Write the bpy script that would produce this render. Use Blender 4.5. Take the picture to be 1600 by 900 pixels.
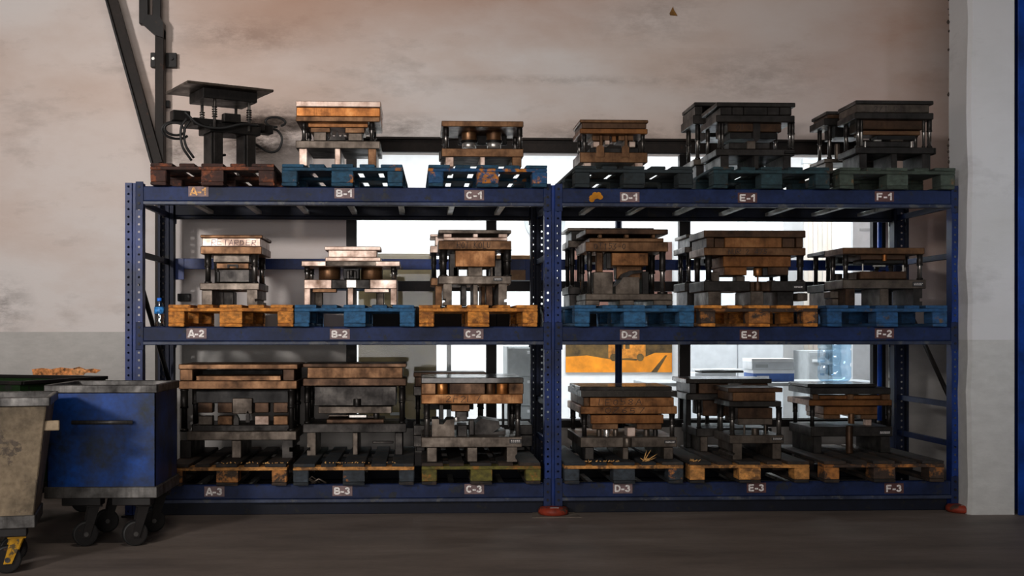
import bpy, bmesh, math, random
from mathutils import Vector, Matrix
random.seed(7)
for o in list(bpy.data.objects): bpy.data.objects.remove(o, do_unlink=True)
S = bpy.context.scene
COL = S.collection
# ------------------------------------------------------------------ camera
F = 1914.0; D = 8.2; HC = 1.24; TH = math.radians(2.54); CX = 741.0; CY = 515.0
SN, CS = math.sin(TH), math.cos(TH)
cam = bpy.data.cameras.new('camera'); camo = bpy.data.objects.new('camera', cam); COL.objects.link(camo)
camo.location = (0, -D, HC); camo.rotation_euler = (math.pi/2, 0, -TH)
cam.sensor_width = 36; cam.lens = F/1600*36
cam.shift_x = (800-CX)/1600; cam.shift_y = (CY-450)/1600
cam.clip_end = 200
S.camera = camo
# ------------------------------------------------------------------ world, lights, exposure
w = bpy.data.worlds.new('world'); S.world = w; w.use_nodes = True
w.node_tree.nodes['Background'].inputs[0].default_value = (1.0, 0.93, 0.88, 1)
w.node_tree.nodes['Background'].inputs[1].default_value = 0.022
S.view_settings.view_transform = 'Standard'; S.view_settings.look = 'None'
S.view_settings.exposure = 0.0; S.view_settings.gamma = 1.0
try: S.view_settings.use_curve_mapping = False
except Exception: pass
def area(name, loc, target, sx, sy, power, color, spread=180):
    l = bpy.data.lights.new(name, 'AREA'); l.shape = 'RECTANGLE'; l.size = sx; l.size_y = sy
    l.energy = power; l.color = color; l.spread = math.radians(spread)
    o = bpy.data.objects.new(name, l); COL.objects.link(o); o.location = loc
    o.rotation_euler = (Vector(target)-Vector(loc)).to_track_quat('-Z', 'Y').to_euler()
    return o
# wall-mounted flood lamps on the far side of the hall, behind and left of the photographer
area('unseen_flood_lamp', (-4.6, -10.0, 3.05), (-1.8, 1.45, 2.8), 0.9, 0.6, 82, (1.0, 0.945, 0.91), 64)
# large soft fill light, added unseen far behind the camera
area('added_rear_fill', (-1.0, -15.0, 2.0), (0.2, 1.4, 2.0), 5.0, 3.8, 470, (1.0, 0.95, 0.92))
# unseen fill light added above the aisle
area('added_overhead_fill', (-0.5, -4.6, 6.0), (-0.5, -1.0, 0), 1.2, 0.4, 56, (1.0, 0.90, 0.80))
area('unseen_flood_lamp', (3.2, -9.8, 3.4), (4.25, 0, 1.9), 0.6, 0.6, 3.5, (0.86, 0.92, 1.0), 26)  # unseen narrow lamp added to brighten the pillar
# lamps on the office ceiling behind the glass
area('office_lamp', (0.6, 2.9, 3.22), (0.6, 2.9, 0), 2.2, 0.9, 108, (0.95, 0.98, 1.0))
area('office_lamp', (3.2, 2.9, 3.22), (3.2, 2.9, 0), 2.2, 0.9, 108, (0.95, 0.98, 1.0))
# ------------------------------------------------------------------ photo measures -> place
def wx(px, Y):
    t = (px-CX)/F; return (Y+D)*(SN+t*CS)/(CS-t*SN)
def wz(px, py, Y):
    X = wx(px, Y); return HC-(py-CY)*((Y+D)*CS+X*SN)/F
def at(px, py, Y): return Vector((wx(px, Y), Y, wz(px, py, Y)))
def mpp(px, Y): return ((Y+D)*CS+wx(px, Y)*SN)/F
# ------------------------------------------------------------------ materials
def lin(c):
    r = []
    for v in c:
        v /= 255.0
        r.append(v/12.92 if v <= 0.04045 else ((v+0.055)/1.055)**2.4)
    return (*r, 1)
MATS = {}
def newmat(name):
    m = bpy.data.materials.new(name); m.use_nodes = True; nt = m.node_tree
    for n in list(nt.nodes): nt.nodes.remove(n)
    out = nt.nodes.new('ShaderNodeOutputMaterial'); b = nt.nodes.new('ShaderNodeBsdfPrincipled')
    nt.links.new(b.outputs[0], out.inputs[0]); MATS[name] = m
    return m, nt, b
def coords(nt, scale=(1,1,1), rnd=True):
    tc = nt.nodes.new('ShaderNodeTexCoord'); mp = nt.nodes.new('ShaderNodeMapping')
    nt.links.new(tc.outputs['Object'], mp.inputs[0]); mp.inputs['Scale'].default_value = scale
    if rnd:
        oi = nt.nodes.new('ShaderNodeObjectInfo'); mu = nt.nodes.new('ShaderNodeMath'); mu.operation = 'MULTIPLY'
        nt.links.new(oi.outputs['Random'], mu.inputs[0]); mu.inputs[1].default_value = 37.0
        cb = nt.nodes.new('ShaderNodeCombineXYZ')
        for i in range(3): nt.links.new(mu.outputs[0], cb.inputs[i])
        nt.links.new(cb.outputs[0], mp.inputs['Location'])
    return mp
def noise(nt, vec, scale, detail=4, rough=0.6):
    n = nt.nodes.new('ShaderNodeTexNoise'); nt.links.new(vec.outputs[0], n.inputs['Vector'])
    n.inputs['Scale'].default_value = scale; n.inputs['Detail'].default_value = detail; n.inputs['Roughness'].default_value = rough
    return n
def ramp(nt, src, stops):
    r = nt.nodes.new('ShaderNodeValToRGB'); nt.links.new(src, r.inputs[0])
    e = r.color_ramp.elements
    while len(e) < len(stops): e.new(0.5)
    for i, (p, c) in enumerate(stops): e[i].position = p; e[i].color = c
    return r
def mixc(nt, fac, a, b, mode='MIX'):
    m = nt.nodes.new('ShaderNodeMix'); m.data_type = 'RGBA'; m.blend_type = mode
    for sock, v in ((m.inputs[0], fac), (m.inputs[6], a), (m.inputs[7], b)):
        if hasattr(v, 'is_linked'): nt.links.new(v, sock)
        elif isinstance(v, (int, float)): sock.default_value = v
        else: sock.default_value = v
    return m.outputs[2]
def bump(nt, b, src, strength=0.2, dist=0.004):
    bp = nt.nodes.new('ShaderNodeBump'); bp.inputs['Strength'].default_value = strength; bp.inputs['Distance'].default_value = dist
    nt.links.new(src, bp.inputs['Height']); nt.links.new(bp.outputs[0], b.inputs['Normal'])
BK = (0, 0, 0, 1); WH = (1, 1, 1, 1)
def metal_mat(name, base, dark, hi, rough=0.45, metallic=0.55, streak=0.5):
    m, nt, b = newmat(name)
    mp = coords(nt, (1, 1, 1)); n1 = noise(nt, mp, 7, 5, 0.65)
    mp2 = coords(nt, (20, 20, 1.2)); n2 = noise(nt, mp2, 3, 3, 0.6)
    r1 = ramp(nt, n1.outputs[0], [(0.30, lin(dark)), (0.52, lin(base)), (0.74, lin(hi))])
    r2 = ramp(nt, n2.outputs[0], [(0.36, (0.25, 0.22, 0.2, 1)), (0.5, WH)])
    c = mixc(nt, streak, r1.outputs[0], r2.outputs[0], 'MULTIPLY')
    nt.links.new(c, b.inputs['Base Color'])
    rr = ramp(nt, n1.outputs[0], [(0.3, (rough+0.18,)*3+(1,)), (0.75, (rough-0.12,)*3+(1,))])
    nt.links.new(rr.outputs[0], b.inputs['Roughness']); b.inputs['Metallic'].default_value = metallic; b.inputs['Specular IOR Level'].default_value = 0.3
    n3 = noise(nt, mp, 60, 3, 0.6); bump(nt, b, n3.outputs[0], 0.15, 0.002)
    return m
rb = metal_mat('red_brown_streaked_steel', (132, 88, 52), (66, 42, 23), (176, 130, 86), 0.38, 0.6, 0.3)
cu = metal_mat('oily_copper_brown_steel', (170, 108, 56), (84, 48, 24), (214, 158, 100), 0.35, 0.65, 0.3)
oc = metal_mat('ochre_brown_steel', (116, 74, 40), (62, 38, 19), (154, 104, 60), 0.38, 0.60, 0.2)
br = metal_mat('brown_oiled_steel', (104, 74, 50), (54, 37, 24), (138, 104, 74), 0.39, 0.65, 0.22)
db = metal_mat('dark_brown_steel', (70, 50, 36), (32, 23, 17), (98, 72, 52), 0.41, 0.60, 0.22)
pk = metal_mat('pale_pinkish_steel', (188, 164, 150), (124, 98, 82), (222, 204, 192), 0.38, 0.55, 0.18)
gs = metal_mat('grey_brown_steel', (88, 79, 71), (48, 42, 37), (116, 106, 96), 0.38, 0.70, 0.18)
ds = metal_mat('dark_grey_steel', (50, 47, 45), (24, 22, 21), (72, 68, 64), 0.37, 0.70, 0.18)
bk = metal_mat('black_oiled_steel', (28, 26, 25), (12, 11, 11), (44, 41, 38), 0.45, 0.4, 0.3)
sv = metal_mat('bright_ground_steel', (190, 186, 180), (130, 124, 116), (225, 222, 218), 0.3, 0.8, 0.25)
rd = metal_mat('ground_guide_post_steel', (120, 116, 112), (60, 56, 52), (165, 160, 156), 0.25, 0.85, 0.3)
lp = metal_mat('wet_dark_plate_steel', (58, 54, 50), (26, 24, 22), (80, 76, 70), 0.26, 0.75, 0.2)
_b = lp.node_tree.nodes['Principled BSDF']; _b.inputs['Coat Weight'].default_value = 0.45; _b.inputs['Coat Roughness'].default_value = 0.06
MC = dict(rb=rb, cu=cu, oc=oc, br=br, db=db, pk=pk, gs=gs, ds=ds, bk=bk, sv=sv, rd=rd, lp=lp)
def plain(name, c, rough=0.6, metallic=0.0, var=0.15, scale=12, emit=None):
    m, nt, b = newmat(name)
    mp = coords(nt); n = noise(nt, mp, scale, 4)
    lo = lin([max(0, v*(1-var)) for v in c]); hi = lin([min(255, v*(1+var)) for v in c])
    r = ramp(nt, n.outputs[0], [(0.35, lo), (0.65, hi)])
    nt.links.new(r.outputs[0], b.inputs['Base Color']); b.inputs['Roughness'].default_value = rough
    b.inputs['Metallic'].default_value = metallic
    return m
def paint_mat(name, paint, under, amount=0.36, rough=0.5, dirt=0.5, scale=9, soft=0.02):
    m, nt, b = newmat(name)
    mp = coords(nt); n1 = noise(nt, mp, scale, 6, 0.7); n2 = noise(nt, mp, 3.1, 4, 0.6); n3 = noise(nt, mp, 40, 3, 0.6)
    base = ramp(nt, n2.outputs[0], [(0.3, lin([v*0.62 for v in paint])), (0.7, lin([min(255, v*1.15) for v in paint]))])
    msk = ramp(nt, n1.outputs[0], [(amount-soft, WH), (amount+soft, BK)])
    c = mixc(nt, msk.outputs[0], base.outputs[0], lin(under))
    dr = ramp(nt, n3.outputs[0], [(0.3, (0.45, 0.43, 0.4, 1)), (0.6, WH)])
    c = mixc(nt, dirt, c, dr.outputs[0], 'MULTIPLY')
    nt.links.new(c, b.inputs['Base Color']); b.inputs['Roughness'].default_value = rough; b.inputs['Specular IOR Level'].default_value = 0.22
    bump(nt, b, n1.outputs[0], 0.1, 0.002)
    return m
def wood_mat(name, wood, paint=None, cover=0.5, rough=0.8, dirt=0.5):
    m, nt, b = newmat(name)
    mp = coords(nt, (11, 2.0, 16)); g = noise(nt, mp, 2.4, 5, 0.6)
    mq = coords(nt); n2 = noise(nt, mq, 6, 5, 0.7); n3 = noise(nt, mq, 3.3, 4, 0.6)
    wr = ramp(nt, g.outputs[0], [(0.3, lin([v*0.66 for v in wood])), (0.55, lin(wood)), (0.75, lin([min(255, v*1.2) for v in wood]))])
    c = wr.outputs[0]
    if paint:
        pr = ramp(nt, g.outputs[0], [(0.3, lin([v*0.7 for v in paint])), (0.7, lin([min(255, v*1.2) for v in paint]))])
        t = 1-cover
        mk = ramp(nt, n2.outputs[0], [(max(0, 0.28+0.44*t-0.03), BK), (min(1, 0.28+0.44*t+0.03), WH)])
        c = mixc(nt, mk.outputs[0], c, pr.outputs[0])
    dr = ramp(nt, n3.outputs[0], [(0.32, (0.30, 0.27, 0.24, 1)), (0.62, WH)])
    c = mixc(nt, dirt, c, dr.outputs[0], 'MULTIPLY')
    nt.links.new(c, b.inputs['Base Color']); b.inputs['Roughness'].default_value = rough
    bump(nt, b, g.outputs[0], 0.35, 0.004)
    return m
blue = paint_mat('rack_blue_paint', (24, 40, 80), (36, 40, 50), 0.40, 0.55, 0.5)
blue2 = paint_mat('cart_blue_paint', (6, 62, 138), (30, 40, 52), 0.46, 0.42, 0.5, 2.6, 0.1)
blue3 = paint_mat('column_blue_paint', (14, 62, 150), (30, 50, 100), 0.3, 0.4, 0.3)
upblue = paint_mat('upright_blue_paint', (20, 48, 112), (40, 46, 60), 0.34, 0.42, 0.5)
dkblue = paint_mat('shaded_dark_blue_paint', (15, 20, 36), (30, 30, 32), 0.4, 0.6, 0.5)  # darker copy of the rack blue; paints shade onto the rear beams
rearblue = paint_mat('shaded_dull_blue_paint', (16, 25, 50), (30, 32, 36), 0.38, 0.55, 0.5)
lipm = paint_mat('worn_beam_lip_paint', (56, 64, 86), (84, 86, 90), 0.42, 0.4, 0.5)
galv = paint_mat('galvanised_steel', (190, 190, 184), (110, 108, 104), 0.4, 0.45, 0.4)
dkst = paint_mat('dark_painted_steel', (30, 27, 26), (60, 42, 32), 0.34, 0.5, 0.4)
brst = paint_mat('brown_rusty_steel', (38, 31, 27), (58, 38, 28), 0.36, 0.6, 0.5)
redp = paint_mat('red_painted_steel', (150, 58, 40), (80, 60, 52), 0.44, 0.5, 0.5)
tanp = paint_mat('worn_tan_paint', (138, 122, 100), (86, 76, 66), 0.43, 0.6, 0.55, 6)
grnp = paint_mat('dark_green_paint', (26, 52, 20), (30, 32, 28), 0.42, 0.5, 0.5)
yelp = paint_mat('yellow_paint', (190, 140, 30), (90, 76, 50), 0.42, 0.5, 0.5)
orap = paint_mat('orange_spray_paint', (240, 150, 24), (150, 90, 30), 0.36, 0.6, 0.15, 40)
rimm = metal_mat('worn_bare_rim_steel', (84, 82, 80), (44, 42, 41), (118, 115, 112), 0.42, 0.6, 0.3)
rub = plain('black_rubber', (24, 24, 24), 0.6)
plate_m = plain('label_plate_mauve', (116, 92, 92), 0.55, 0, 0.12, 25)
plate_r = plain('label_plate_maroon', (84, 50, 48), 0.55, 0, 0.12, 25)
letter_m = plain('white_lettering', (228, 222, 218), 0.5, 0, 0.12, 90)
letter_o = plain('orange_lettering', (225, 150, 70), 0.5, 0, 0.25, 60)
ink = plain('dark_marker_ink', (34, 24, 22), 0.7)
inkp = plain('violet_marker_ink', (76, 48, 64), 0.7)
white_p = plain('white_office_paint', (236, 236, 236), 0.7, 0, 0.02)
whit2 = plain('white_laminate', (214, 218, 222), 0.5, 0, 0.03)
grey_p = plain('light_grey_laminate', (176, 180, 182), 0.5, 0, 0.05)
card = plain('cardboard', (176, 134, 92), 0.8, 0, 0.1)
olive = plain('olive_tan_board', (126, 112, 78), 0.6, 0, 0.15, 4)
paper = plain('white_paper', (236, 238, 240), 0.7, 0, 0.02)
bluec = plain('blue_carton', (70, 104, 170), 0.6, 0, 0.1)
black_p = plain('black_plastic', (14, 14, 15), 0.5)
bcap = plain('blue_plastic_cap', (30, 110, 220), 0.4)
blab = plain('blue_bottle_wrap', (50, 120, 200), 0.4, 0, 0.4, 60)
def glass_mat(name, tint, mixg=0.012, rough=0.02):
    m = bpy.data.materials.new(name); m.use_nodes = True; nt = m.node_tree
    for n in list(nt.nodes): nt.nodes.remove(n)
    out = nt.nodes.new('ShaderNodeOutputMaterial'); mx = nt.nodes.new('ShaderNodeMixShader')
    tr = nt.nodes.new('ShaderNodeBsdfTransparent'); gl = nt.nodes.new('ShaderNodeBsdfGlossy')
    tr.inputs[0].default_value = (*tint, 1); gl.inputs['Roughness'].default_value = rough; mx.inputs[0].default_value = mixg
    nt.links.new(tr.outputs[0], mx.inputs[1]); nt.links.new(gl.outputs[0], mx.inputs[2]); nt.links.new(mx.outputs[0], out.inputs[0])
    return m
glass = glass_mat('window_glass', (0.97, 0.985, 0.99))
jugm = glass_mat('blue_clear_plastic', (0.60, 0.76, 0.88), 0.25, 0.12)
petm = glass_mat('clear_pet_plastic', (0.86, 0.90, 0.93), 0.25, 0.1)
YW_ = 1.45
BLOTS = [(wx(a, YW_), wz(a, b_, YW_), rx, rz, st) for a, b_, rx, rz, st in ((400, 215, .42, .3, 1.4), (445, 200, .3, .25, .9), (280, 235, .25, .2, .8), (380, 55, .8, .22, .45), (620, 200, .5, .15, .6), (950, 215, 1.1, .14, .6), (1010, 30, .7, .3, .3), (1180, 120, 1.0, .3, .35), (10, 480, .25, .3, .6), (880, 125, 1.5, .05, .35))]  # blot right of the A-1 fixture paints its shadow; the others are stains
WARMS = [(wx(a, YW_), wz(a, b_, YW_), rx, rz, st) for a, b_, rx, rz, st in ((1420, 40, 2.0, 2.0, .95), (820, -30, 1.9, .6, 1.0), (460, 0, 1.2, .6, .7), (1450, 330, .6, 1.2, 1.0))]
def wall_mat(name, dado_z, dado_c, base, stain, warm, blots=(), warms=()):
    m, nt, b = newmat(name)
    tc = nt.nodes.new('ShaderNodeTexCoord')
    mp = nt.nodes.new('ShaderNodeMapping'); nt.links.new(tc.outputs['Object'], mp.inputs[0]); mp.inputs['Scale'].default_value = (0.55, 1, 1.25)
    mq = nt.nodes.new('ShaderNodeMapping'); nt.links.new(tc.outputs['Object'], mq.inputs[0]); mq.inputs['Scale'].default_value = (0.9, 1, 2.2)
    n1 = noise(nt, mp, 1.1, 6, 0.62); n2 = noise(nt, mq, 1.7, 9, 0.68); n3 = noise(nt, mp, 14, 6, 0.7); n4 = noise(nt, mp, 0.55, 2, 0.5)
    c = mixc(nt, ramp(nt, n4.outputs[0], [(0.42, BK), (0.62, WH)]).outputs[0], lin(base), lin(warm))
    c = mixc(nt, ramp(nt, n1.outputs[0], [(0.50, BK), (0.75, (0.55,)*3+(1,))]).outputs[0], c, lin(stain))
    c = mixc(nt, ramp(nt, n2.outputs[0], [(0.56, BK), (0.78, (0.38,)*3+(1,))]).outputs[0], c, lin([v*0.62 for v in stain]))
    spots = noise(nt, mq, 9, 5, 0.7)
    c = mixc(nt, ramp(nt, spots.outputs[0], [(0.755, BK), (0.79, (0.6,)*3+(1,))]).outputs[0], c, lin((84, 64, 52)))
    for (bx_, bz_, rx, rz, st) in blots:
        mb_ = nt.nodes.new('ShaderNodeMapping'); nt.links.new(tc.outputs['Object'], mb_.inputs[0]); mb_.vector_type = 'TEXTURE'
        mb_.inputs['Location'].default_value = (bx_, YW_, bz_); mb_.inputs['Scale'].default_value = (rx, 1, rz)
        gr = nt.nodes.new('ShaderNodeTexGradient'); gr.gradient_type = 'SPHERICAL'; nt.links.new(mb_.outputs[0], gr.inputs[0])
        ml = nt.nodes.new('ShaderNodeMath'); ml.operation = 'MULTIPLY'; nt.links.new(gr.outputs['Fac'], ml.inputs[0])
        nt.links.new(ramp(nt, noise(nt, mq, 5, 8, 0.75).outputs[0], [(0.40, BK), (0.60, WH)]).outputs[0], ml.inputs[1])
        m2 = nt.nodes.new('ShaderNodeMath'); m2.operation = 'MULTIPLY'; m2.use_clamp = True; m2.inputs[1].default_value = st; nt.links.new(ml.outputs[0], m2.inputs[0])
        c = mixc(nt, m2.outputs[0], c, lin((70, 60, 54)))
    for (bx_, bz_, rx, rz, st) in warms:
        mb_ = nt.nodes.new('ShaderNodeMapping'); nt.links.new(tc.outputs['Object'], mb_.inputs[0]); mb_.vector_type = 'TEXTURE'
        mb_.inputs['Location'].default_value = (bx_, YW_, bz_); mb_.inputs['Scale'].default_value = (rx, 1, rz)
        gr = nt.nodes.new('ShaderNodeTexGradient'); gr.gradient_type = 'SPHERICAL'; nt.links.new(mb_.outputs[0], gr.inputs[0])
        ml = nt.nodes.new('ShaderNodeMath'); ml.operation = 'MULTIPLY'; nt.links.new(gr.outputs['Fac'], ml.inputs[0])
        nt.links.new(ramp(nt, n1.outputs[0], [(0.30, (.45,)*3+(1,)), (0.60, WH)]).outputs[0], ml.inputs[1])
        m2 = nt.nodes.new('ShaderNodeMath'); m2.operation = 'MULTIPLY'; m2.use_clamp = True; m2.inputs[1].default_value = st; nt.links.new(ml.outputs[0], m2.inputs[0])
        c = mixc(nt, m2.outputs[0], c, lin((176, 136, 114)))
    sep = nt.nodes.new('ShaderNodeSeparateXYZ'); nt.links.new(tc.outputs['Object'], sep.inputs[0])
    lt = nt.nodes.new('ShaderNodeMath'); lt.operation = 'LESS_THAN'; lt.inputs[1].default_value = dado_z
    nt.links.new(sep.outputs['Z'], lt.inputs[0])
    dc = ramp(nt, n3.outputs[0], [(0.3, lin([v*0.9 for v in dado_c])), (0.7, lin(dado_c))])
    dm = nt.nodes.new('ShaderNodeMath'); dm.operation = 'MULTIPLY'; dm.inputs[1].default_value = 0.85; nt.links.new(lt.outputs[0], dm.inputs[0])
    c = mixc(nt, dm.outputs[0], c, dc.outputs[0])
    nt.links.new(c, b.inputs['Base Color']); b.inputs['Roughness'].default_value = 0.85
    hs = mixc(nt, 0.3, n2.outputs[0], n3.outputs[0]); bump(nt, b, hs, 0.35, 0.02)
    return m
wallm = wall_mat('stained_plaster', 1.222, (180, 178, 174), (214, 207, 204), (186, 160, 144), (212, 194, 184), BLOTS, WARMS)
pillm = wall_mat('pillar_plaster', 1.172, (208, 208, 205), (218, 218, 220), (190, 190, 188), (214, 214, 216))
m, nt, b = newmat('dark_concrete'); floorm = m
mp = coords(nt, (0.6, 1.8, 1), False); n1 = noise(nt, mp, 1.4, 7, 0.65); n2 = noise(nt, mp, 30, 4, 0.7); n3 = noise(nt, mp, 120, 2)
c = ramp(nt, n1.outputs[0], [(0.32, lin((100, 90, 84))), (0.6, lin((130, 118, 110))), (0.8, lin((152, 142, 136)))]).outputs[0]
c = mixc(nt, 0.4, c, ramp(nt, n2.outputs[0], [(0.3, (0.6,)*3+(1,)), (0.6, WH)]).outputs[0], 'MULTIPLY')
c = mixc(nt, ramp(nt, n3.outputs[0], [(0.76, BK), (0.8, (0.5,)*3+(1,))]).outputs[0], c, lin((150, 145, 140)))
nt.links.new(c, b.inputs['Base Color']); b.inputs['Roughness'].default_value = 0.62; bump(nt, b, n2.outputs[0], 0.2, 0.004)
# ------------------------------------------------------------------ mesh helpers
class MB:
    def __init__(s): s.v = []; s.f = []; s.sm = []
    def add(s, vs, fs, smooth=False):
        o = len(s.v); s.v += [tuple(v) for v in vs]; s.f += [tuple(o+i for i in f) for f in fs]; s.sm += [smooth]*len(fs); return s
    def box(s, a, b, bev=0.003, M=None):
        (x0, y0, z0), (x1, y1, z1) = a, b
        if x0 > x1: x0, x1 = x1, x0
        if y0 > y1: y0, y1 = y1, y0
        if z0 > z1: z0, z1 = z1, z0
        e = min(bev, (x1-x0)*0.3, (y1-y0)*0.3, (z1-z0)*0.3)
        P = []
        idx = {}
        X = (x0, x1); Y = (y0, y1); Z = (z0, z1); sg = (1, -1)
        for i in (0, 1):
            for j in (0, 1):
                for k in (0, 1):
                    x, y, z = X[i], Y[j], Z[k]
                    for ax in range(3):
                        p = [x+sg[i]*e, y+sg[j]*e, z+sg[k]*e]; p[ax] = (x, y, z)[ax]
                        idx[(i, j, k, ax)] = len(P); P.append(p)
        fs = []
        for ax in range(3):
            for sd in (0, 1):
                o = [a_ for a_ in range(3) if a_ != ax]; q = []
                for (u, v) in ((0, 0), (1, 0), (1, 1), (0, 1)):
                    t = [0, 0, 0]; t[ax] = sd; t[o[0]] = u; t[o[1]] = v; q.append(idx[(*t, ax)])
                fs.append(q)
        for ax in range(3):          # edges parallel to ax
            o = [a_ for a_ in range(3) if a_ != ax]
            for u in (0, 1):
                for v in (0, 1):
                    def K(t, fa):
                        r = [0, 0, 0]; r[ax] = t; r[o[0]] = u; r[o[1]] = v; return idx[(*r, fa)]
                    fs.append([K(0, o[0]), K(1, o[0]), K(1, o[1]), K(0, o[1])])
        for i in (0, 1):
            for j in (0, 1):
                for k in (0, 1): fs.append([idx[(i, j, k, a_)] for a_ in range(3)])
        if M is not None: P = [M @ Vector(p) for p in P]
        return s.add(P, fs)
    def tube(s, pts, r, n=10, cap=True, smooth=True):
        pts = [Vector(p) for p in pts]; rs = r if isinstance(r, (list, tuple)) else [r]*len(pts)
        vs = []; fs = []
        up = None
        for i, p in enumerate(pts):
            d = (pts[min(i+1, len(pts)-1)]-pts[max(i-1, 0)]).normalized()
            if up is None: up = Vector((0, 0, 1)) if abs(d.z) < 0.9 else Vector((1, 0, 0))
            a = d.cross(up); a = a.normalized() if a.length > 1e-6 else Vector((1, 0, 0)); b2 = a.cross(d).normalized(); up = b2
            for k in range(n):
                t = 2*math.pi*k/n; vs.append(p+rs[i]*(math.cos(t)*a+math.sin(t)*b2))
        for i in range(len(pts)-1):
            for k in range(n): fs.append((i*n+k, i*n+(k+1) % n, (i+1)*n+(k+1) % n, (i+1)*n+k))
        s.add(vs, fs, smooth)
        if cap: o = len(s.v)-len(vs); s.f += [tuple(o+k for k in range(n))[::-1], tuple(o+(len(pts)-1)*n+k for k in range(n))]; s.sm += [False, False]
        return s
    def lathe(s, prof, n=16, c=(0, 0, 0), smooth=True):
        vs = []; fs = []
        for r, z in prof:
            for k in range(n):
                t = 2*math.pi*k/n; vs.append((c[0]+r*math.cos(t), c[1]+r*math.sin(t), c[2]+z))
        for i in range(len(prof)-1):
            for k in range(n): fs.append((i*n+k, i*n+(k+1) % n, (i+1)*n+(k+1) % n, (i+1)*n+k))
        o = len(s.v); s.add(vs, fs, smooth)
        s.f += [tuple(o+k for k in range(n))[::-1], tuple(o+(len(prof)-1)*n+k for k in range(n))]; s.sm += [False, False]
        return s
    def prism(s, poly, y0, y1):       # polygon in x,z
        n = len(poly)
        vs = [(x, y0, z) for x, z in poly]+[(x, y1, z) for x, z in poly]
        fs = [tuple(range(n)), tuple(range(2*n-1, n-1, -1))]+[(i, n+i, n+(i+1) % n, (i+1) % n) for i in range(n)]
        return s.add(vs, fs)
    def prism_z(s, poly, z0, z1):     # polygon in x,y
        n = len(poly)
        vs = [(x, y, z0) for x, y in poly]+[(x, y, z1) for x, y in poly]
        fs = [tuple(range(n))[::-1], tuple(range(n, 2*n))]+[(i, (i+1) % n, n+(i+1) % n, n+i) for i in range(n)]
        return s.add(vs, fs)
    def mesh(s, name, mat, off=(0, 0, 0)):
        me = bpy.data.meshes.new(name)
        me.from_pydata([(v[0]-off[0], v[1]-off[1], v[2]-off[2]) for v in s.v], [], s.f)
        me.polygons.foreach_set('use_smooth', s.sm); me.materials.append(mat)
        bm = bmesh.new(); bm.from_mesh(me); bmesh.ops.recalc_face_normals(bm, faces=bm.faces); bm.to_mesh(me); bm.free()
        me.update(); return me
    def build(s, name, mat, parent=None, label=None):
        off = wpos(parent) if parent else (0, 0, 0)
        o = bpy.data.objects.new(name, s.mesh(name, mat, off)); COL.objects.link(o)
        if parent: o.parent = parent
        if label: o['label'] = label
        return o
ROOT = {}
def wpos(o):
    while o.parent: o = o.parent       # parts sit at their thing's origin
    return tuple(o.location)
def thing(name, label, cat, loc=(0, 0, 0), group=None, rz=0):
    o = bpy.data.objects.new(name, None); COL.objects.link(o); o.location = loc; o.rotation_euler = (0, 0, rz); o.empty_display_size = 0.1
    o['label'] = label; o['category'] = cat
    if group: o['group'] = group
    return o
def tag(o, label=None, cat=None, group=None, kind=None):
    if label: o['label'] = label
    if cat: o['category'] = cat
    if group: o['group'] = group
    if kind: o['kind'] = kind
    return o
def struct(name, mb, mat, label=None, parent=None):
    o = mb.build(name, mat, parent)
    if not parent: o['kind'] = 'structure'
    if label: o['label'] = label
    return o
def text_mesh(txt, size, mat, bold=0.0, depth=0.0006):
    cu_ = bpy.data.curves.new('t', 'FONT'); cu_.body = txt; cu_.size = size; cu_.align_x = 'CENTER'; cu_.align_y = 'CENTER'
    cu_.offset = bold; cu_.extrude = depth; cu_.resolution_u = 3
    o = bpy.data.objects.new('t', cu_); COL.objects.link(o)
    me = bpy.data.meshes.new_from_object(o.evaluated_get(bpy.context.evaluated_depsgraph_get()))
    bpy.data.objects.remove(o, do_unlink=True); me.materials.clear(); me.materials.append(mat)
    return me
def lettering(txt, x, y, z, h, wd, mat, parent, bold=0.002, name='lettering', tilt=0):
    me = text_mesh(txt, h/0.70, mat, bold)
    xs = [v.co.x for v in me.vertices]; k = wd/(max(xs)-min(xs)); off = Vector(wpos(parent)); cx = (max(xs)+min(xs))/2
    ys = [v.co.y for v in me.vertices]; cy = (max(ys)+min(ys))/2
    M = Matrix.Translation(Vector((x, y, z))-off) @ Matrix.Rotation(math.pi/2, 4, 'X') @ Matrix.Rotation(tilt, 4, 'Z') @ Matrix.Diagonal((k, 1, 1, 1)) @ Matrix.Translation((-cx, -cy, 0))
    me.transform(M); o = bpy.data.objects.new(name, me); COL.objects.link(o); o.parent = parent
    return o
def arc(cx, cy, rx, ry, a0, a1, n=10): return [(cx+rx*math.cos(math.radians(a0+(a1-a0)*i/n)), cy+ry*math.sin(math.radians(a0+(a1-a0)*i/n))) for i in range(n+1)]
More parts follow.
